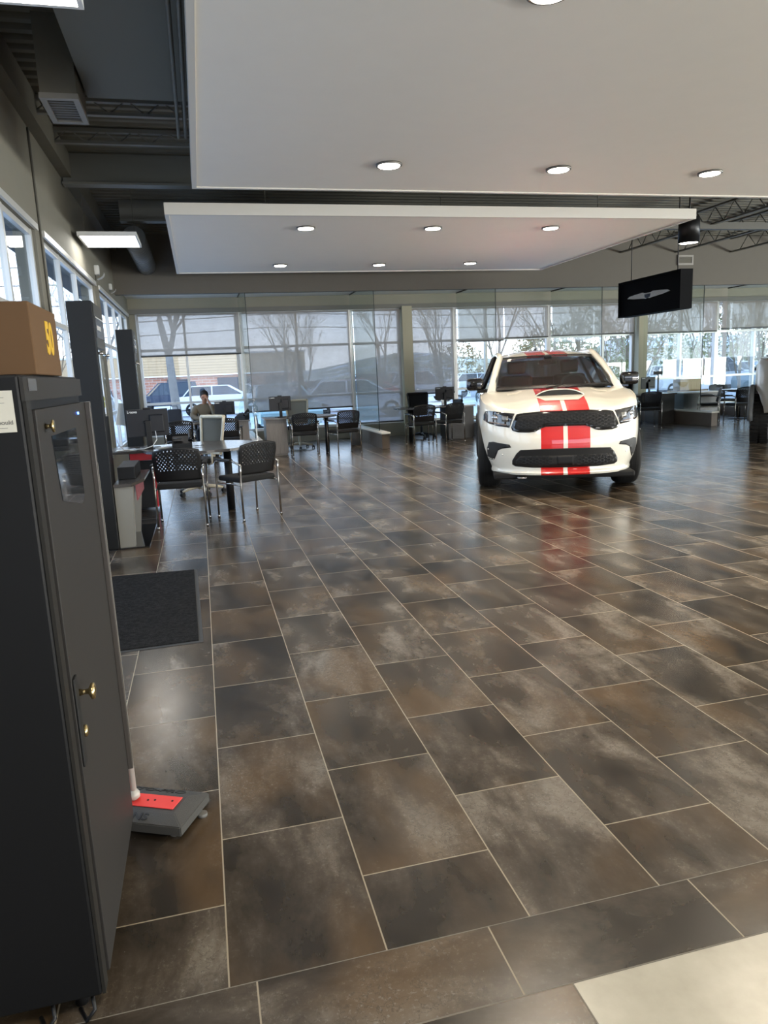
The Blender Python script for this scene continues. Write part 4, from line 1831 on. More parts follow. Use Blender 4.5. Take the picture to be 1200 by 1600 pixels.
def sc(u, v):   # u -1..1 across, v 0 (rear) ..1 (front)
    y = -.02 + .38 * v
    hw = .285 - .03 * (1 - v)
    x = u * hw
    h = .068 * (1 - abs(u) ** 3.0) * (v ** 1.4)
    return Vector((x, y, hood(x, y) + .002 + h))


grid(bm, 24, 8, lambda u, v: sc(-1 + 2 * u, v))
hs = ob('hood_scoop', bm, M_car, car)
bm = nb()
N = 24
A, B = [], []
for i in range(N + 1):
    u = -1 + 2 * i / N
    p = sc(u, 1)
    A.append(bm.verts.new(p))
    B.append(bm.verts.new((p.x * .98, p.y + .012, hood(p.x, p.y) + .008)))
for i in range(N):
    bm.faces.new((A[i], A[i + 1], B[i + 1], B[i]))
ob('scoop_opening', bm, mat('scoop_black', (.004, .004, .004), .6), hs)
bm = nb()
ch = [(-.285, .365), (.285, .365), (.30, .40), (.19, .60), (-.19, .60), (-.30, .40)]
b2 = nb()
b2.faces.new([b2.verts.new((x, y, 0)) for x, y in ch])
for k in range(1, 20):
    bmesh.ops.bisect_plane(b2, geom=b2.verts[:] + b2.edges[:] + b2.faces[:], plane_co=(-.32 + .032 * k, 0, 0), plane_no=(1, 0, 0))
for k in range(1, 8):
    bmesh.ops.bisect_plane(b2, geom=b2.verts[:] + b2.edges[:] + b2.faces[:], plane_co=(0, .36 + .03 * k, 0), plane_no=(0, 1, 0))
for v in b2.verts:
    v.co.z = hood(v.co.x, v.co.y) + .005
bm.free()
ob('scoop_chin', b2, paint('white_plain_paint', (.80, .765, .66)), hs)
bm = nb()
tube(bm, [sc(-1 + 2 * i / 20, 1) + Vector((0, .004, .002)) for i in range(21)], .007, 8)
ob('scoop_lip', bm, MATS['white_plain_paint'], hs)
# hood vents
for s in (-1, 1):
    bm = nb()
    grid(bm, 6, 3, lambda u, v: Vector((s * (.42 + .18 * u), -.02 + .09 * v + .05 * u, hood(s * (.42 + .18 * u), -.02 + .09 * v + .05 * u) + .004)))
    ob('hood_vent', bm, mat('vent_shade', (.62, .59, .50), .35), car)
# lower lip + underbody
bm = nb()
box(bm, -.80, .80, -.4, .80, .19, .26, bev=.02)
box(bm, -.78, .78, -4.0, -.4, .24, .36)
ob('underbody', bm, M_rubber, car)
bm = nb()
tube(bm, [(.43, .78, .225), (.44, .86, .215), (.52, .86, .215), (.53, .78, .225)], .014, 8)
ob('tow_hook', bm, M_chrome, car)

# greenhouse ---------------------------------------------------------
AP0 = (.775, -.22, 1.19)    # foot of the windscreen pillar
AP1 = (.635, -1.12, 1.612)  # head


def wsp(u, v):     # windscreen surface, u -1..1, v 0 bottom .. 1 top
    hw = AP0[0] + (AP1[0] - AP0[0]) * v
    y = AP0[1] + (AP1[1] - AP0[1]) * v + .16 * (1 - u * u) * (1 - .45 * v)
    z = AP0[2] + (AP1[2] - AP0[2]) * v + .035 * sin(pi * v) + .018 * (1 - u * u)
    return Vector((u * hw, y, z))


bm = nb()
grid(bm, 20, 12, lambda u, v: wsp(-.985 + 1.97 * u, .0 + v))
M_cg = glassmat('car_glass', (.42, .43, .42), .05)
ws = ob('windshield', bm, M_cg, car)
bm = nb()
for s in (-1, 1):
    grid(bm, 2, 12, lambda u, v: wsp(s * (.965 + .035 * u), v) + Vector((0, .004, .004)))
grid(bm, 20, 2, lambda u, v: wsp(-1 + 2 * u, .955 + .045 * v) + Vector((0, .004, .004)))
grid(bm, 20, 2, lambda u, v: wsp(-1 + 2 * u, .05 * v) + Vector((0, .004, .004)))
ob('windshield_border', bm, M_black, ws)
bm = nb()
grid(bm, 2, 2, lambda u, v: wsp(FX * -.80 * 1 - .05 + .07 * u, .86 + .035 * v) + Vector((0, .008, .008)))
grid(bm, 2, 2, lambda u, v: wsp(.755 + .07 * u, .80 + .05 * v) + Vector((0, .008, .008)))
st = ob('window_stickers', bm, M_paper, ws)
bm = nb()
grid(bm, 24, 24, lambda u, v: Vector(((-1 + 2 * u) * (.635 + .02 * sin(pi * v)), -1.12 + .16 * (1 - (2 * u - 1) ** 2) * (1 - .45) * (1 - v) - 2.75 * v,
                                     1.612 + .018 * (1 - (2 * u - 1) ** 2) * (1 - v) + .125 * math.sin(min(1, v * 1.7 + .02) * pi / 2) * (1 - .55 * abs(2 * u - 1) ** 3) - .10 * v * v)))
g = bmesh.ops.extrude_face_region(bm, geom=bm.faces[:])
bmesh.ops.translate(bm, vec=(0, 0, -.035), verts=[q for q in g['geom'] if isinstance(q, bmesh.types.BMVert)])
roof = ob('roof', bm, M_car, car)
smooth_obj(roof, 50)
bm = nb()
rz = lambda x, v: 1.612 + .125 * math.sin(min(1, v * 1.7 + .02) * pi / 2) * (1 - .55 * abs(x / .635) ** 3) - .10 * v * v
grid(bm, 12, 6, lambda u, v: Vector(((-.40 + .80 * u), -1.12 - 2.75 * (.16 + .22 * v), rz(-.40 + .80 * u, .16 + .22 * v) + .012)))
g = bmesh.ops.extrude_face_region(bm, geom=bm.faces[:])
bmesh.ops.translate(bm, vec=(0, 0, -.012), verts=[q for q in g['geom'] if isinstance(q, bmesh.types.BMVert)])
ob('sunroof', bm, M_blackg, roof)
bm = nb()
box(bm, -.012, .012, -3.0, -2.85, 1.70, 1.77, bev=.006)
ob('antenna', bm, M_black, roof)
for s in (-1, 1):
    bm = nb()
    pl = [Vector((s * (AP0[0] + .015), AP0[1] + .06, AP0[2] - .05)), Vector((s * (AP0[0] - .02), AP0[1] - .22, AP0[2] + .09)), Vector((s * .69, -.80, 1.49)), Vector((s * AP1[0], AP1[1], AP1[2] + .01)), Vector((s * .655, -1.5, 1.665)), Vector((s * .66, -2.5, 1.67)), Vector((s * .655, -3.7, 1.60))]
    tube(bm, pl, [.062, .055, .048, .042, .035, .035, .035], 10)
    ob('windshield_pillar', bm, MATS['white_plain_paint'], car)
    bm = nb()
    side = [(-.36, 1.17), (-.55, 1.27), (-1.12, 1.585), (-1.5, 1.64), (-3.4, 1.60), (-3.9, 1.18)]
    vs = []
    for y, z in side:
        k = (z - 1.17) / .45
        vs.append(bm.verts.new((s * (.88 - .215 * k), y, z)))
    bm.faces.new(vs)
    ob('side_window', bm, glassmat('side_glass%d' % s, (.15, .15, .16), .06), car)
    for yy in (-1.75, -2.75):
        bm = nb()
        tube(bm, [(s * .88, yy + .1, 1.17), (s * .675, yy, 1.64)], .03, 6)
        ob('door_pillar', bm, M_black, car)
    # mirrors
    bm = nb()
    box(bm, s * .99 - .115, s * .99 + .115, -.60, -.46, 1.20, 1.36, bev=.045, seg=4)
    for f in bm.faces:
        f.smooth = True
    mr = ob('side_mirror', bm, M_blackg, car)
    bm = nb()
    box(bm, min(s * .80, s * .97), max(s * .80, s * .97), -.56, -.46, 1.165, 1.215, bev=.015)
    ob('mirror_arm', bm, M_blackg, mr)
    bm = nb()
    grid(bm, 2, 2, lambda u, v: Vector((s * .99 - .09 + .18 * u, -.602, 1.22 + .12 * v)))
    ob('mirror_glass', bm, mat('mirror', (.8, .8, .8), .02, metal=1), mr)
bm = nb()
vs = [bm.verts.new(p) for p in ((-.72, -4.05, 1.17), (.72, -4.05, 1.17), (.62, -3.86, 1.60), (-.62, -3.86, 1.60))]
bm.faces.new(vs)
ob('rear_window', bm, MATS['side_glass1'], car)
# interior
M_int = mat('interior_dark', (.03, .029, .027), .7)
bm = nb()
grid(bm, 12, 4, lambda u, v: Vector((-.74 + 1.48 * u, -.28 - .55 * v, 1.222 + .025 * sin(pi * v) - .02 * v)))
box(bm, -.74, .74, -.9, -.82, .9, 1.20)
ob('dashboard', bm, M_int, car)
for s in (-1, 1):
    bm = nb()
    box(bm, s * .38 - .23, s * .38 + .23, -1.75, -1.62, .9, 1.36, bev=.05, seg=3)
    box(bm, s * .38 - .13, s * .38 + .13, -1.76, -1.66, 1.38, 1.56, bev=.04, seg=3)
    ob('front_seat', bm, mat('seat_leather', (.05, .032, .03), .5), car)
bm = nb()
box(bm, -.60, .60, -2.9, -2.75, .9, 1.32, bev=.05, seg=3)
ob('rear_seat', bm, M_int, car)
bm = nb()
sx = FX * .36
pts = [Vector((sx + .185 * cos(a), -.98 - .09 * sin(a), 1.19 + .165 * sin(a))) for a in [2 * pi * k / 28 for k in range(29)]]
tube(bm, pts, .016, 8, caps=False)
tube(bm, [(sx - .17, -.98, 1.19), (sx + .17, -.98, 1.19)], .02, 6)
ob('steering_wheel', bm, mat('wheel_leather', (.10, .10, .10), .5), car)
bm = nb()
box(bm, -.12, .12, -.98, -.94, 1.50, 1.56, bev=.015)
box(bm, -.05, .05, -1.0, -.92, 1.53, 1.62, bev=.01)
ob('rear_view_mirror', bm, M_black, car)
for s in (-1, 1):
    bm = nb()
    tube(bm, [wsp(s * .15, -.02) + Vector((0, .03, .01)), wsp(s * .3 - .42, .03) + Vector((0, .02, .02)), wsp(s * .5 - .36, .035) + Vector((0, .015, .02))], .008, 5)
    ob('wiper', bm, M_black, car)


def wheel(parent, x, y, r, wd, rim_m, name='wheel', lug=False, steer=0, spokes=10):
    w_ = bpy.data.objects.new(name, None)
    COL.objects.link(w_)
    w_.parent = parent
    w_.location = (x, y, r)
    w_.rotation_euler = (0, 0, steer)
    w_.empty_display_size = .1
    s = 1 if x > 0 else -1
    bm = nb()
    h = wd / 2
    lathe(bm, [(r * .66, -h * .9), (r * .80, -h), (r * .94, -h * .92), (r * .99, -h * .72), (r, -h * .5), (r, 0), (r, h * .5), (r * .99, h * .72), (r * .94, h * .92), (r * .80, h), (r * .66, h * .9)], 56, axis='x')
    if lug:
        for k in range(36):
            a = 2 * pi * k / 36
            for q in (-1, 1):
                mt = Matrix.Rotation(a + (q * .06), 4, 'X') @ Matrix.Translation((q * h * .55, 0, r + .002))
                box(bm, -h * .42, h * .42, -.024, .024, -.012, .012, mtx=mt)
    else:
        for q in (-.5, -.17, .17, .5):
            lathe(bm, [(r * 1.001, h * q - .004), (r * 1.001, h * q + .004)], 56, axis='x')
    ob('tyre', bm, M_rubber, w_)
    bm = nb()
    lathe(bm, [(r * .67, s * h * .86), (r * .64, s * h * .80), (r * .62, s * h * .3), (r * .60, s * h * .1)], 48, axis='x')
    for k in range(spokes):
        a = 2 * pi * k / spokes
        mt = Matrix.Rotation(a, 4, 'X')
        box(bm, min(s * h * .62, s * h * .78), max(s * h * .62, s * h * .78), -.02, .02, .03, r * .64, mtx=mt)
    lathe(bm, [(.06, s * h * .6), (.055, s * h * .84), (.02, s * h * .86)], 20, axis='x')
    ob('rim', bm, rim_m, w_)
    return w_


M_rim = mat('dark_rim', (.03, .03, .03), .3, metal=.6)
for x, y in ((-.83, 0), (.83, 0), (-.83, -3.05), (.83, -3.05)):
    wheel(car, x, y, .392, .285, M_rim)

# ================================================================== SILVER VEHICLE AT THE RIGHT EDGE
M_wrap = mat('film_wrapped_paint', (.42, .41, .38), .3, coat=.4, bump=.8, bscale=7)
tr = thing('vehicle', 'silver off-road vehicle under protective film, cut by the right edge of the photo', 'car', (10.38, 10.46, 0))
tr.rotation_euler = (0, 0, R(180 - 43))
bm = nb()


def tsec(y, w, zb, zt_, cr):
    return [(-w, y, zb), (-w * 1.0, y, zb + .3), (-w * .985, y, zt_ - cr), (-w * .93, y, zt_ - .03), (-w * .6, y, zt_), (0, y, zt_ + .015), (w * .6, y, zt_), (w * .93, y, zt_ - .03), (w * .985, y, zt_ - cr), (w, y, zb + .3), (w, y, zb)]


secs = [tsec(.62, .60, .66, 1.30, .14), tsec(.56, .72, .58, 1.41, .16), tsec(.42, .84, .54, 1.48, .16), tsec(.2, .93, .52, 1.51, .16), tsec(0, .97, .50, 1.52, .16), tsec(-.7, .97, .50, 1.55, .15), tsec(-4.3, .97, .55, 1.45, .12)]
rs = [[bm.verts.new(p) for p in s_] for s_ in secs]
for a, b in zip(rs, rs[1:]):
    bridge(bm, a, b)
bm.faces.new(rs[0])
bm.faces.new(rs[-1])
bmesh.ops.recalc_face_normals(bm, faces=bm.faces[:])
tb = ob('vehicle_body', bm, M_wrap, None)
cb = nb()
for y in (0, -3.2):
    for s in (-1, 1):
        cyl(cb, (s * .60, y, .50), (s * 1.2, y, .50), .49, 48)
cut = ob('cut', cb, M_black)
md = tb.modifiers.new('b', 'BOOLEAN')
md.object = cut
md.operation = 'DIFFERENCE'
md.solver = 'EXACT'
bpy.context.view_layer.update()
bake(tb)
tb.parent = tr
if len(tb.data.materials) > 1:
    tb.data.materials.pop(index=1)
bpy.data.objects.remove(cut)
smooth_obj(tb, 35)
for y in (0, -3.2):
    for s in (-1, 1):
        bm = nb()
        pts = [Vector((s * 1.0, y + .52 * cos(a), .48 + .52 * sin(a))) for a in [pi * k / 16 - .1 for k in range(17)]]
        tube(bm, pts, .045, 8)
        ob('wheel_flare', bm, mat('flare_grey', (.10, .11, .12), .5), tr)
        wheel(tr, s * .86, y, .43, .29, mat('silver_rim', (.5, .5, .5), .25, metal=.9), lug=True, spokes=8)
bm = nb()
box(bm, -.55, .55, .585, .66, .92, 1.26, bev=.03)
ob('grille', bm, M_black, tr)
for k in range(7):
    bm = nb()
    box(bm, -.42 + k * .14 - .035, -.42 + k * .14 + .035, .655, .67, .95, 1.23, bev=.005)
    ob('grille_slot', bm, M_blackg, tr)
for s in (-1, 1):
    bm = nb()
    lathe(bm, [(.10, .66), (.10, .685), (.06, .70)], 24, (s * .50, -.02, 1.10), axis='y')
    ob('headlight', bm, M_lamp2, tr)
    bm = nb()
    box(bm, s * .965 - .03, s * .965 + .03, -.40, -.28, 1.28, 1.34, bev=.01)
    ob('hood_latch', bm, M_black, tr)
bm = nb()
box(bm, -.62, .62, .60, .80, .55, .74, bev=.03)
ob('bumper', bm, M_rubber, tr)
bm = nb()
box(bm, -.80, .80, -.1, .45, 1.525, 1.545, bev=.01)
ob('hood_panel', bm, mat('hood_dark', (.03, .028, .025), .5), tr)
bm = nb()
box(bm, -.80, .80, -3.9, -1.4, 1.53, 1.95, bev=.06, seg=3)
ob('cab', bm, M_blackg, tr)

# ================================================================== SEATED MAN
def skin(name, joints, edges, m, parent, sub=2, root=0):
    me = bpy.data.meshes.new(name)
    me.from_pydata([j[0] for j in joints], edges, [])
    o = bpy.data.objects.new(name, me)
    COL.objects.link(o)
    md = o.modifiers.new('s', 'SKIN')
    md.use_smooth_shade = True
    for i, j in enumerate(joints):
        r = j[1]
        me.skin_vertices[0].data[i].radius = r if isinstance(r, tuple) else (r, r)
        me.skin_vertices[0].data[i].use_root = (i == root)
    sb = o.modifiers.new('u', 'SUBSURF')
    sb.levels = sub
    sb.render_levels = sub
    bpy.context.view_layer.update()
    bake(o)
    o.data.materials.clear()
    o.data.materials.append(m)
    for p in o.data.polygons:
        p.use_smooth = True
    o.parent = parent
    return o


# local: x image right, y away from the camera (he faces -y), z up; seat at .48
man = thing('person', 'seated man in a brown sweater, hand on his forehead, looking down at a phone', 'person', (.07, 15.50, 0))
M_skin = mat('skin', (.42, .22, .14), .55)
M_sw = mat('brown_sweater', (.19, .155, .105), .9, bump=.3, bscale=120)
M_tr = mat('dark_trousers', (.015, .018, .028), .8)
M_hair = mat('black_hair', (.008, .007, .006), .7, bump=.6, bscale=80)
J = [((0, .08, .56), .12), ((0, .06, .72), .115), ((0, -.0, .90), .13), ((0, -.06, 1.02), .10), ((.0, -.09, 1.075), .05), ((.005, -.125, 1.13), .048), ((.01, -.155, 1.165), .06), ((.01, -.175, 1.225), .075), ((.01, -.165, 1.27), .066),
     # viewer-left arm (his right) lies on the desk
     ((-.17, -.06, 1.0), .062), ((-.26, -.20, .84), .045), ((-.13, -.40, .80), .034), ((-.04, -.46, .805), .026), ((.01, -.475, .815), .024),
     # viewer-right arm: elbow on the desk, hand to forehead
     ((.17, -.06, 1.0), .062), ((.21, -.34, .80), .045), ((.13, -.34, 1.03), .033), ((.095, -.31, 1.11), .025), ((.07, -.29, 1.165), .026),
     # legs
     ((-.10, .05, .53), .085), ((-.15, -.38, .53), .066), ((-.15, -.36, .28), .050), ((-.15, -.34, .09), .038), ((-.15, -.44, .045), .034),
     ((.10, .05, .53), .085), ((.15, -.38, .53), .066), ((.15, -.36, .28), .050), ((.15, -.34, .09), .038), ((.15, -.44, .045), .034)]
E_ = [(0, 1), (1, 2), (2, 3), (3, 4), (4, 5), (5, 6), (6, 7), (7, 8), (3, 9), (9, 10), (10, 11), (11, 12), (12, 13), (3, 14), (14, 15), (15, 16), (16, 17), (17, 18),
      (0, 19), (19, 20), (20, 21), (21, 22), (22, 23), (0, 24), (24, 25), (25, 26), (26, 27), (27, 28)]


def finger(base, pts, r):
    i0 = len(J)
    for k, p in enumerate(pts):
        J.append((p, r * (1 - .12 * k)))
    E_.append((base, i0))
    for k in range(len(pts) - 1):
        E_.append((i0 + k, i0 + k + 1))


for k in range(4):
    dx = .012 * k
    finger(13, [(.02 + dx * .3, -.485 + dx, .822 + .002 * k), (.045, -.49 + dx * 1.4, .84), (.055, -.475 + dx * 1.4, .858)], .0075)
finger(13, [(-.015, -.45, .835), (.005, -.455, .858), (.025, -.46, .866)], .009)
for k in range(4):
    finger(18, [(.055 - .003 * k, -.285 + .004 * k, 1.19 + .013 * k), (.035, -.278, 1.20 + .014 * k), (.012, -.268, 1.205 + .014 * k)], .0075)
finger(18, [(.075, -.27, 1.19), (.085, -.25, 1.215), (.086, -.24, 1.235)], .009)
skin('body', J, E_, M_skin, man)
JS = [((0, .08, .55), .150), ((0, .06, .72), .150), ((0, -.0, .90), .165), ((0, -.055, 1.015), .125), ((0, -.085, 1.065), .066), ((-.17, -.06, 1.0), .082), ((-.265, -.20, .84), .063), ((-.14, -.39, .80), .046), ((-.075, -.44, .803), .038),
      ((.17, -.06, 1.0), .082), ((.215, -.34, .81), .060), ((.14, -.345, 1.02), .044), ((.118, -.33, 1.06), .038)]
skin('sweater', JS, [(0, 1), (1, 2), (2, 3), (3, 4), (3, 5), (5, 6), (6, 7), (7, 8), (3, 9), (9, 10), (10, 11), (11, 12)], M_sw, man)
JT = [((0, .08, .55), .14), ((-.10, .05, .53), .098), ((-.15, -.38, .53), .080), ((-.15, -.36, .28), .064), ((-.15, -.345, .10), .055), ((.10, .05, .53), .098), ((.15, -.38, .53), .080), ((.15, -.36, .28), .064), ((.15, -.345, .10), .055)]
skin('trousers', JT, [(0, 1), (1, 2), (2, 3), (3, 4), (0, 5), (5, 6), (6, 7), (7, 8)], M_tr, man)
# head details: face tilted down
hm = Matrix.Translation((.01, -.165, 1.235)) @ Matrix.Rotation(R(28), 4, 'X')
bm = nb()
ell(bm, Vector((0, 0, 0)), (.076, .092, .108), 20, 14, mtx=Matrix())
ell(bm, Vector((0, -.092, -.01)), (.013, .018, .024), 8, 6)
ell(bm, Vector((0, -.078, -.05)), (.026, .014, .008), 8, 6)
for s in (-1, 1):
    ell(bm, Vector((s * .078, .01, -.01)), (.010, .018, .028), 8, 6)
bmesh.ops.transform(bm, matrix=hm, verts=bm.verts)
ob('face', bm, M_skin, man)
bm = nb()
for s in (-1, 1):
    ell(bm, Vector((s * .03, -.084, .018)), (.012, .006, .005), 8, 6)
    ell(bm, Vector((s * .03, -.086, .036)), (.018, .006, .004), 8, 6)
bmesh.ops.transform(bm, matrix=hm, verts=bm.verts)
ob('eyes_and_brows', bm, M_hair, man)
bm = nb()
ell(bm, Vector((0, .018, .030)), (.086, .094, .098), 20, 14)
for v in list(bm.verts):
    if v.co.y < -.055 and v.co.z < .065:
        v.co.y = -.055
bmesh.ops.transform(bm, matrix=hm, verts=bm.verts)
ob('hair', bm, M_hair, man)
for s in (-1, 1):
    bm = nb()
    box(bm, s * .15 - .045, s * .15 + .045, -.52, -.28, 0, .075, bev=.025, seg=3)
    ob('shoe', bm, M_black, man)
bm = nb()
box(bm, -.036, .036, -.075, .075, -.004, .004, bev=.003)
tag(ob('mobile_phone', bm, M_blackg, None, (.125, 15.03, .862), (R(28), R(-8), R(-35))), 'small black mobile phone held in the hand of the seated man', 'phone')

# ================================================================== OUTDOORS
bm = nb()
f = bm.faces.new([bm.verts.new(p) for p in ((-140, -60, -.12), (160, -60, -.12), (160, 220, -.12), (-140, 220, -.12))])
m = bpy.data.materials.new('pale_asphalt')
m.use_nodes = True
t = m.node_tree
c = t.nodes.new('ShaderNodeTexCoord').outputs['Object']
n1 = noise(t, c, .12, 5)
t.links.new(ramp(t, n1, (.42, (.33, .34, .36)), (.58, (.62, .64, .66))), t.nodes['Principled BSDF'].inputs['Base Color'])
t.nodes['Principled BSDF'].inputs['Roughness'].default_value = .6
tag(ob('parking_lot', bm, m), kind='structure')
# eave outside the left windows
bm = nb()
box(bm, XL - .62, XL - .2, YN, YB + 1.2, 3.15, 3.4)
tag(ob('roof_eave', bm, mat('eave', (.10, .10, .095), .8)), 'dark roof overhang outside the left windows', 'roof overhang')

def brickmat():
    m = bpy.data.materials.new('brick_facade')
    m.use_nodes = True
    t = m.node_tree
    c = t.nodes.new('ShaderNodeTexCoord').outputs['Object']
    mp = t.nodes.new('ShaderNodeMapping')
    mp.inputs['Rotation'].default_value = (R(90), 0, 0)
    t.links.new(c, mp.inputs[0])
    b = t.nodes.new('ShaderNodeTexBrick')
    b.inputs['Scale'].default_value = 1
    b.inputs['Brick Width'].default_value = .6
    b.inputs['Row Height'].default_value = .22
    b.inputs['Mortar Size'].default_value = .02
    b.inputs['Color1'].default_value = (.40, .16, .10, 1)
    b.inputs['Color2'].default_value = (.48, .25, .17, 1)
    b.inputs['Mortar'].default_value = (.5, .42, .36, 1)
    t.links.new(mp.outputs[0], b.inputs['Vector'])
    t.links.new(b.outputs['Color'], t.nodes['Principled BSDF'].inputs['Base Color'])
    t.nodes['Principled BSDF'].inputs['Roughness'].default_value = .9
    return m


bld = thing('building', 'low brick building with a tan upper band across the parking lot', 'building', (0, 0, 0))
bm = nb()
box(bm, -20, 8.6, 62, 76, -.12, 2.1)
ob('brick_wall', bm, brickmat(), bld)
bm = nb()
box(bm, -20.2, 8.8, 61.8, 76.2, 2.2, 3.75)
k = 2.3
while k < 3.7:
    box(bm, -20.25, 8.85, 61.75, 76.2, k, k + .05)
    k += .22
ob('upper_band', bm, mat('tan_band', (.55, .40, .24), .8, var=.15, vscale=3), bld)
bm = nb()
box(bm, -20.3, 8.9, 61.7, 76.3, 2.1, 2.2)
box(bm, -20.3, 8.9, 61.7, 76.3, 3.75, 3.9)
ob('white_fascia', bm, M_trimw, bld)
for x in (-14, -9.5, -6, -2.5, 1.5, 5.5):
    bm = nb()
    box(bm, x, x + 1.7, 61.9, 62.05, .5, 1.9)
    ob('window', bm, mat('far_glass', (.05, .06, .08), .1), bld)
bld2 = thing('building', 'pale far building seen between the trees right of the hanging sign', 'building', (0, 0, 0))
bm = nb()
box(bm, 78, 104, 120, 134, 0, 4.2)
ob('building_wall', bm, mat('pale_wall', (.6, .6, .6), .8), bld2)
bm = nb()
prism(bm, [(119, 4.2), (135, 4.2), (127, 6.4)], 77, 105, 'x')
ob('roof', bm, mat('pale_roof', (.5, .53, .58), .7), bld2)
# hill
bm = nb()


def hz(x, y):
    return -.14 + 7.5 * max(0, min(1, (y - 60) / 110)) * (.55 + .45 * sin(x * .03 + 1)) * max(0, min(1, (x - 8) / 40)) + .8 * sin(x * .11) * sin(y * .07) * max(0, min(1, (y - 60) / 30)) * max(0, min(1, (x - 10) / 30))


grid(bm, 50, 30, lambda u, v: Vector((0 + 240 * u, 48 + 150 * v, hz(240 * u, 48 + 150 * v))))
m = bpy.data.materials.new('winter_field')
m.use_nodes = True
t = m.node_tree
c = t.nodes.new('ShaderNodeTexCoord').outputs['Object']
n1 = noise(t, c, .18, 8, .65)
t.links.new(ramp(t, n1, (.35, (.10, .11, .05)), (.48, (.24, .21, .10)), (.56, (.30, .30, .26)), (.62, (.72, .74, .78))), t.nodes['Principled BSDF'].inputs['Base Color'])
tag(ob('hillside', bm, m), kind='structure')


def simple_car(label, x, y, deg, col, suv=False, grp='cars parked outside'):
    o = thing('parked_car', label, 'car', (x, y, -.12), R(deg), grp)
    bm = nb()
    L, W_, H = 4.5, .9, 1.72 if suv else 1.45
    prof = [(-2.2, .35), (-2.25, .7), (-2.1, .95), (-1.0, 1.02), (1.2, 1.02), (2.0, .98), (2.2, .8), (2.22, .35)]
    prism(bm, prof, -W_, W_, 'y', bev=.06)
    ob('car_body', bm, col, o)
    bm = nb()
    vs0 = [bm.verts.new((a, b, 1.0)) for a, b in ((-1.2, -.84), (1.75, -.84), (1.75, .84), (-1.2, .84))]
    vs1 = [bm.verts.new((a, b, H)) for a, b in ((-.45, -.66), (1.35 if not suv else 1.6, -.66), (1.35 if not suv else 1.6, .66), (-.45, .66))]
    for i in range(4):
        bm.faces.new((vs0[i], vs0[(i + 1) % 4], vs1[(i + 1) % 4], vs1[i]))
    ob('windows', bm, mat('far_car_glass', (.03, .035, .045), .06, coat=.5), o)
    bm = nb()
    box(bm, -.48, (1.38 if not suv else 1.62), -.68, .68, H, H + .04, bev=.015)
    for a, b in (((-1.2, .84), (-.45, .66)), ((-1.2, -.84), (-.45, -.66)), ((1.75, .84), (1.35, .66)), ((1.75, -.84), (1.35, -.66)), ((.35, .845), (.35, .665)), ((.35, -.845), (.35, -.665))):
        tube(bm, [(a[0], a[1], 1.0), (b[0], b[1], H)], .035, 5)
    ob('roof', bm, col, o)
    for xx in (-1.35, 1.35):
        for s in (-1, 1):
            bm = nb()
            lathe(bm, [(.20, s * .70), (.32, s * .70), (.33, s * .90), (.22, s * .915), (.2, s * .88)], 20, (xx, 0, .33), axis='y')
            ob('wheel', bm, M_rubber, o)
    for s in (-.7, .7):
        bm = nb()
        box(bm, 2.19, 2.24, s - .15, s + .15, .72, .86)
        ob('tail_light', bm, mat('tail_red', (.6, .02, .02), .3), o)
    return o


cw = mat('far_white', (.75, .76, .78), .25, coat=.6)
cg = mat('far_silver', (.45, .47, .5), .25, coat=.6)
cn = mat('far_navy', (.03, .045, .08), .2, coat=.6)
cr_ = mat('far_red', (.5, .03, .03), .25, coat=.6)
PC = [('dark navy truck parked outside behind the nearest monitor', -1.9, 47, 10, cn, True), ('white car parked outside left of the seated man', 1.0, 38, 175, cw, False), ('silver car parked outside behind the monitor of the seated man', 6.0, 46, 8, cg, False),
      ('pale car nose visible outside through the glass left of the second desk', 2.3, 22.8, 95, mat('far_teal', (.40, .58, .60), .25, coat=.6), False), ('white car parked outside under the long blind of the second desk', 6.0, 28.5, 170, cw, False),
      ('red and white car outside seen above the waste bin', 7.9, 34.5, 175, cr_, False), ('white van like car outside behind the waste bin glass', 12.0, 39.5, 175, cw, True), ('silver car outside left of the white car bonnet', 14.6, 33, 100, cg, False),
      ('white car parked outside beside the right desk', 22.0, 31, 95, cw, False), ('silver car parked outside above the dark cabinet', 26.5, 33.5, 175, cg, True), ('white car parked outside near the silver vehicle', 31, 36, 100, cw, False),
      ('grey-blue car parked outside beyond the far right chairs', 25.5, 27.5, 5, mat('far_blue', (.10, .15, .17), .3, coat=.5), True), ('white car parked far left outside by the brick building', -6.2, 41, 5, cw, True),
      ('dark car parked far outside right of the brick building', 11.0, 50, 3, cn, True), ('white car parked far outside left of the white car roof', 17.5, 44, 170, cw, False)]
for a in PC:
    simple_car(*a)


def tree_mesh(seed, h, spread, levels, r0, lean=0, m=None):
    rnd = random.Random(seed)
    bm = nb()

    def br(p, d, L, r, lv):
        n = 3
        pts, rr = [p], [r]
        q = p.copy()
        dd = d.copy()
        for k in range(n):
            dd = (dd + Vector((rnd.uniform(-1, 1), rnd.uniform(-1, 1), rnd.uniform(-.3, .6))) * .13).normalized()
            q = q + dd * L / n
            pts.append(q.copy())
            rr.append(r * (1 - .4 * (k + 1) / n))
        tube(bm, pts, rr, 6 if lv > levels - 2 else (4 if lv > 1 else 3), caps=False)
        if lv <= 0:
            return
        for k in range(rnd.choice((3, 4)) if lv > 1 else 4):
            i = rnd.choice((1, 2, 3)) if k else 3
            base = pts[i]
            a = rnd.uniform(0, 2 * pi)
            s = spread * rnd.uniform(.6, 1.2)
            side = Vector((cos(a), sin(a), 0))
            nd = (dd * cos(s) + side * sin(s) + Vector((0, 0, .12))).normalized()
            br(base, nd, L * rnd.uniform(.6, .82), rr[i] * .68, lv - 1)
    br(Vector((0, 0, -.2)), Vector((lean, 0, 1)).normalized(), h * .34, r0, levels)
    return bm


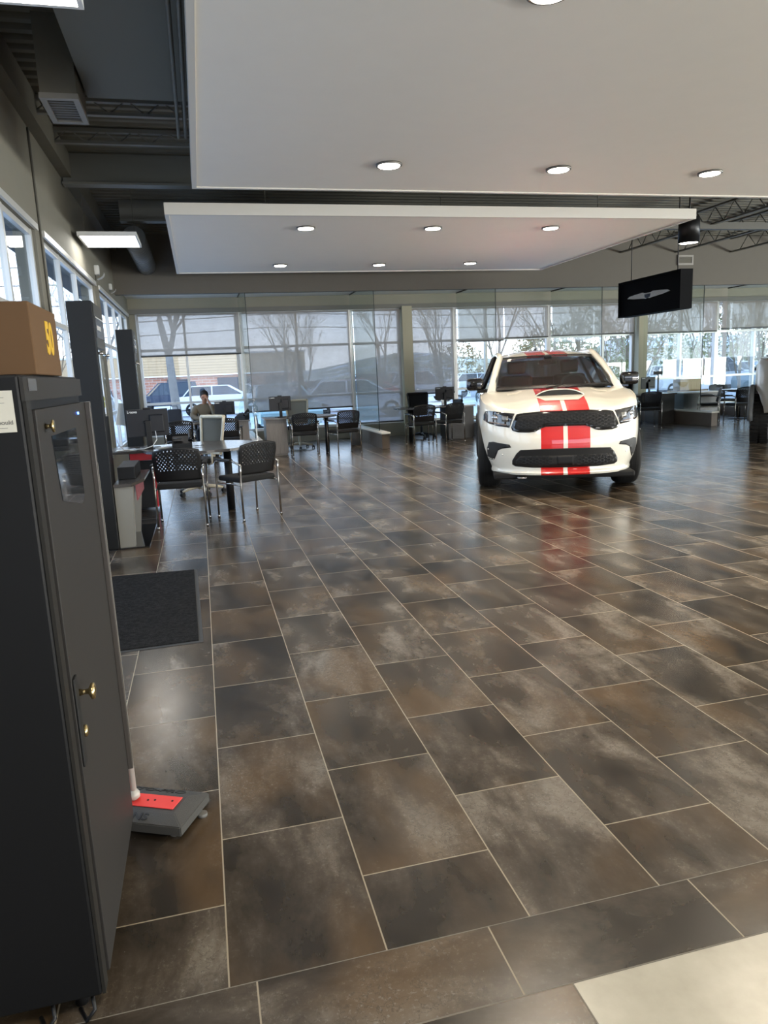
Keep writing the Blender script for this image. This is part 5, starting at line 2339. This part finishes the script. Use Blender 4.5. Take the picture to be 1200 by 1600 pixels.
bark = mat('bark', (.20, .185, .165), .9, var=.3, vscale=3)
bark2 = mat('brown_bark', (.16, .12, .08), .9, var=.3, vscale=3)
proto = []
for i, (sd, h, sp, lv, r0, ln) in enumerate(((3, 13, .62, 5, .22, .0), (11, 9, .5, 6, .085, .05), (23, 8, .45, 6, .07, -.1), (37, 11, .75, 5, .15, .35))):
    proto.append(ob('bare_tree', tree_mesh(sd, h, sp, lv, r0, ln), bark if i % 3 == 0 else bark2))
TR = [(0, -.9, 30.5, 1.0, 0, 'large bare tree with forked trunk directly behind the window above the seated man'), (3, -3.4, 33, .9, 150, 'leaning bare tree at the left of the rear windows'),
      (1, 4.2, 36, 1.0, 40, 'slim bare tree behind the long blind of the second desk'), (1, 8.2, 33, 1.1, 90, 'bare tree behind the glass above the waste bin'), (2, 10.2, 30, 1.15, 10, 'bare tree behind the narrow blinds beside the beige pillar'),
      (1, 12.4, 29, 1.1, 200, 'bare tree behind the left edge of the white car roof'), (2, 14.2, 27, 1.1, 70, 'thin bare tree just left of the white car roof'), (1, 16.6, 30, 1.15, 300, 'bare tree behind the left of the white car roof'),
      (2, 18.4, 28, 1.2, 250, 'bare tree behind the middle of the white car roof'), (1, 20.6, 31, 1.1, 130, 'bare tree right of the white car roof'), (2, 22.6, 29, 1.15, 15, 'thin bare tree directly under the hanging sign'),
      (1, 24.6, 28.5, 1.0, 170, 'bare tree right below the hanging sign'), (2, 26.4, 30, 1.2, 320, 'bare tree above the dark cabinet outside'), (1, 28.5, 29, 1.15, 260, 'bare tree left of the silver vehicle outside'),
      (3, 30.6, 31, .85, 10, 'leaning bare tree near the far right window'), (2, 32.8, 29, 1.2, 100, 'bare tree at the far right edge outside'), (1, -7, 40, 1.1, 30, 'bare tree outside the left windows'), (2, 6.3, 44, 1.2, 60, 'bare tree beside the brick building'),
      (2, 15.3, 25.5, .75, 140, 'small bare tree left of the white car windscreen'), (1, 21.4, 25.5, .8, 220, 'small bare tree right of the white car outside')]
used = set()
for k, x, y, s, a, lab in TR:
    if k in used:
        o = proto[k].copy()
        COL.objects.link(o)
    else:
        o = proto[k]
        used.add(k)
    o.location = (x, y, -.12 if y < 60 else 0)
    o.scale = (s, s, s)
    o.rotation_euler = (0, 0, R(a))
    tag(o, lab, 'tree', 'bare trees outside')

# scrubby evergreens and bushes at the right
def bush(seed, m):
    rnd = random.Random(seed)
    bm = nb()
    for k in range(1500):
        a, b, r = rnd.uniform(0, 2 * pi), math.acos(rnd.uniform(-.3, 1)), rnd.uniform(.55, 1) ** .5
        p = Vector((sin(b) * cos(a) * r * 1.4, sin(b) * sin(a) * r * 1.0, cos(b) * r * 1.6 + .5))
        s = rnd.uniform(.04, .10)
        d1 = Vector((rnd.gauss(0, 1), rnd.gauss(0, 1), rnd.gauss(0, 1))).normalized() * s
        d2 = Vector((rnd.gauss(0, 1), rnd.gauss(0, 1), rnd.gauss(0, 1))).normalized() * s
        bm.faces.new([bm.verts.new(p + q) for q in (d1, d2, -d1)])
    tube(bm, [(0, 0, -.3), (0, 0, 1.2)], .05, 5)
    return bm


lm = [mat('olive_leaf', (.13, .14, .045), .8, var=.4, vscale=4), mat('tan_leaf', (.26, .19, .09), .8, var=.4, vscale=4)]
bp_ = [ob('shrub', bush(5, None), lm[0]), ob('shrub', bush(9, None), lm[1])]
SH = [(0, 24, 42, 2.4, 'olive evergreen shrub right of the white car roof outside'), (1, 25.5, 51.5, 2.3, 'tan leafed shrub behind the right of the white car roof'), (0, 30.5, 44.5, 2.2, 'olive shrub outside below the hanging sign'),
      (1, 37, 54, 2.3, 'tan leafed shrub further off below the hanging sign'), (0, 37.8, 46, 2.4, 'large olive shrub outside the far right window'), (1, 45, 51, 2.4, 'tan leafed shrub at the far right outside'),
      (1, 18.5, 51, 1.8, 'tan leafed shrub outside left of the white car roof'), (0, 15.5, 57, 1.6, 'olive shrub far outside by the beige pillar'), (0, 29.5, 61, 2.2, 'olive shrub far outside behind the white car')]
used = set()
for k, x, y, s, lab in SH:
    if k in used:
        o = bp_[k].copy()
        COL.objects.link(o)
    else:
        o = bp_[k]
        used.add(k)
    o.location = (x, y, -.12)
    o.scale = (s, s, s)
    o.rotation_euler = (0, 0, x)
    tag(o, lab, 'shrub', 'shrubs outside')

# utility poles and wires
for i, (x, y, lab) in enumerate(((2.3, 42, 'utility pole behind the long blind of the second desk'), (-26, 42, 'utility pole outside the left windows'), (34, 42, 'utility pole far to the right outside'))):
    o = thing('utility_pole', lab, 'utility pole', (x, y, -.12), 0, 'utility poles')
    bm = nb()
    cyl(bm, (0, 0, 0), (0, 0, 9.2), .15, 10, r2=.11)
    ob('pole', bm, bark2, o)
    bm = nb()
    box(bm, -1.1, 1.1, -.06, .06, 8.2, 8.34)
    cyl(bm, (.35, 0, 7.0), (.35, 0, 7.7), .22, 10)
    ob('crossarm', bm, bark2, o)
for k, (z, dy) in enumerate(((8.25, 0), (7.4, .3), (6.3, .1), (5.3, -.2), (4.6, .2))):
    bm = nb()
    pts = []
    for i in range(41):
        x = -60 + 3.2 * i
        seg = ((x + 26) % 31) / 31
        pts.append((x, 42 + dy, z - .12 - 1.2 * 4 * seg * (1 - seg) * .35))
    tube(bm, pts, .022, 4)
    tag(ob('power_line', bm, M_black), ['topmost', 'second', 'third', 'fourth', 'lowest'][k] + ' of the five power lines outside', 'power line', group='power lines outside')
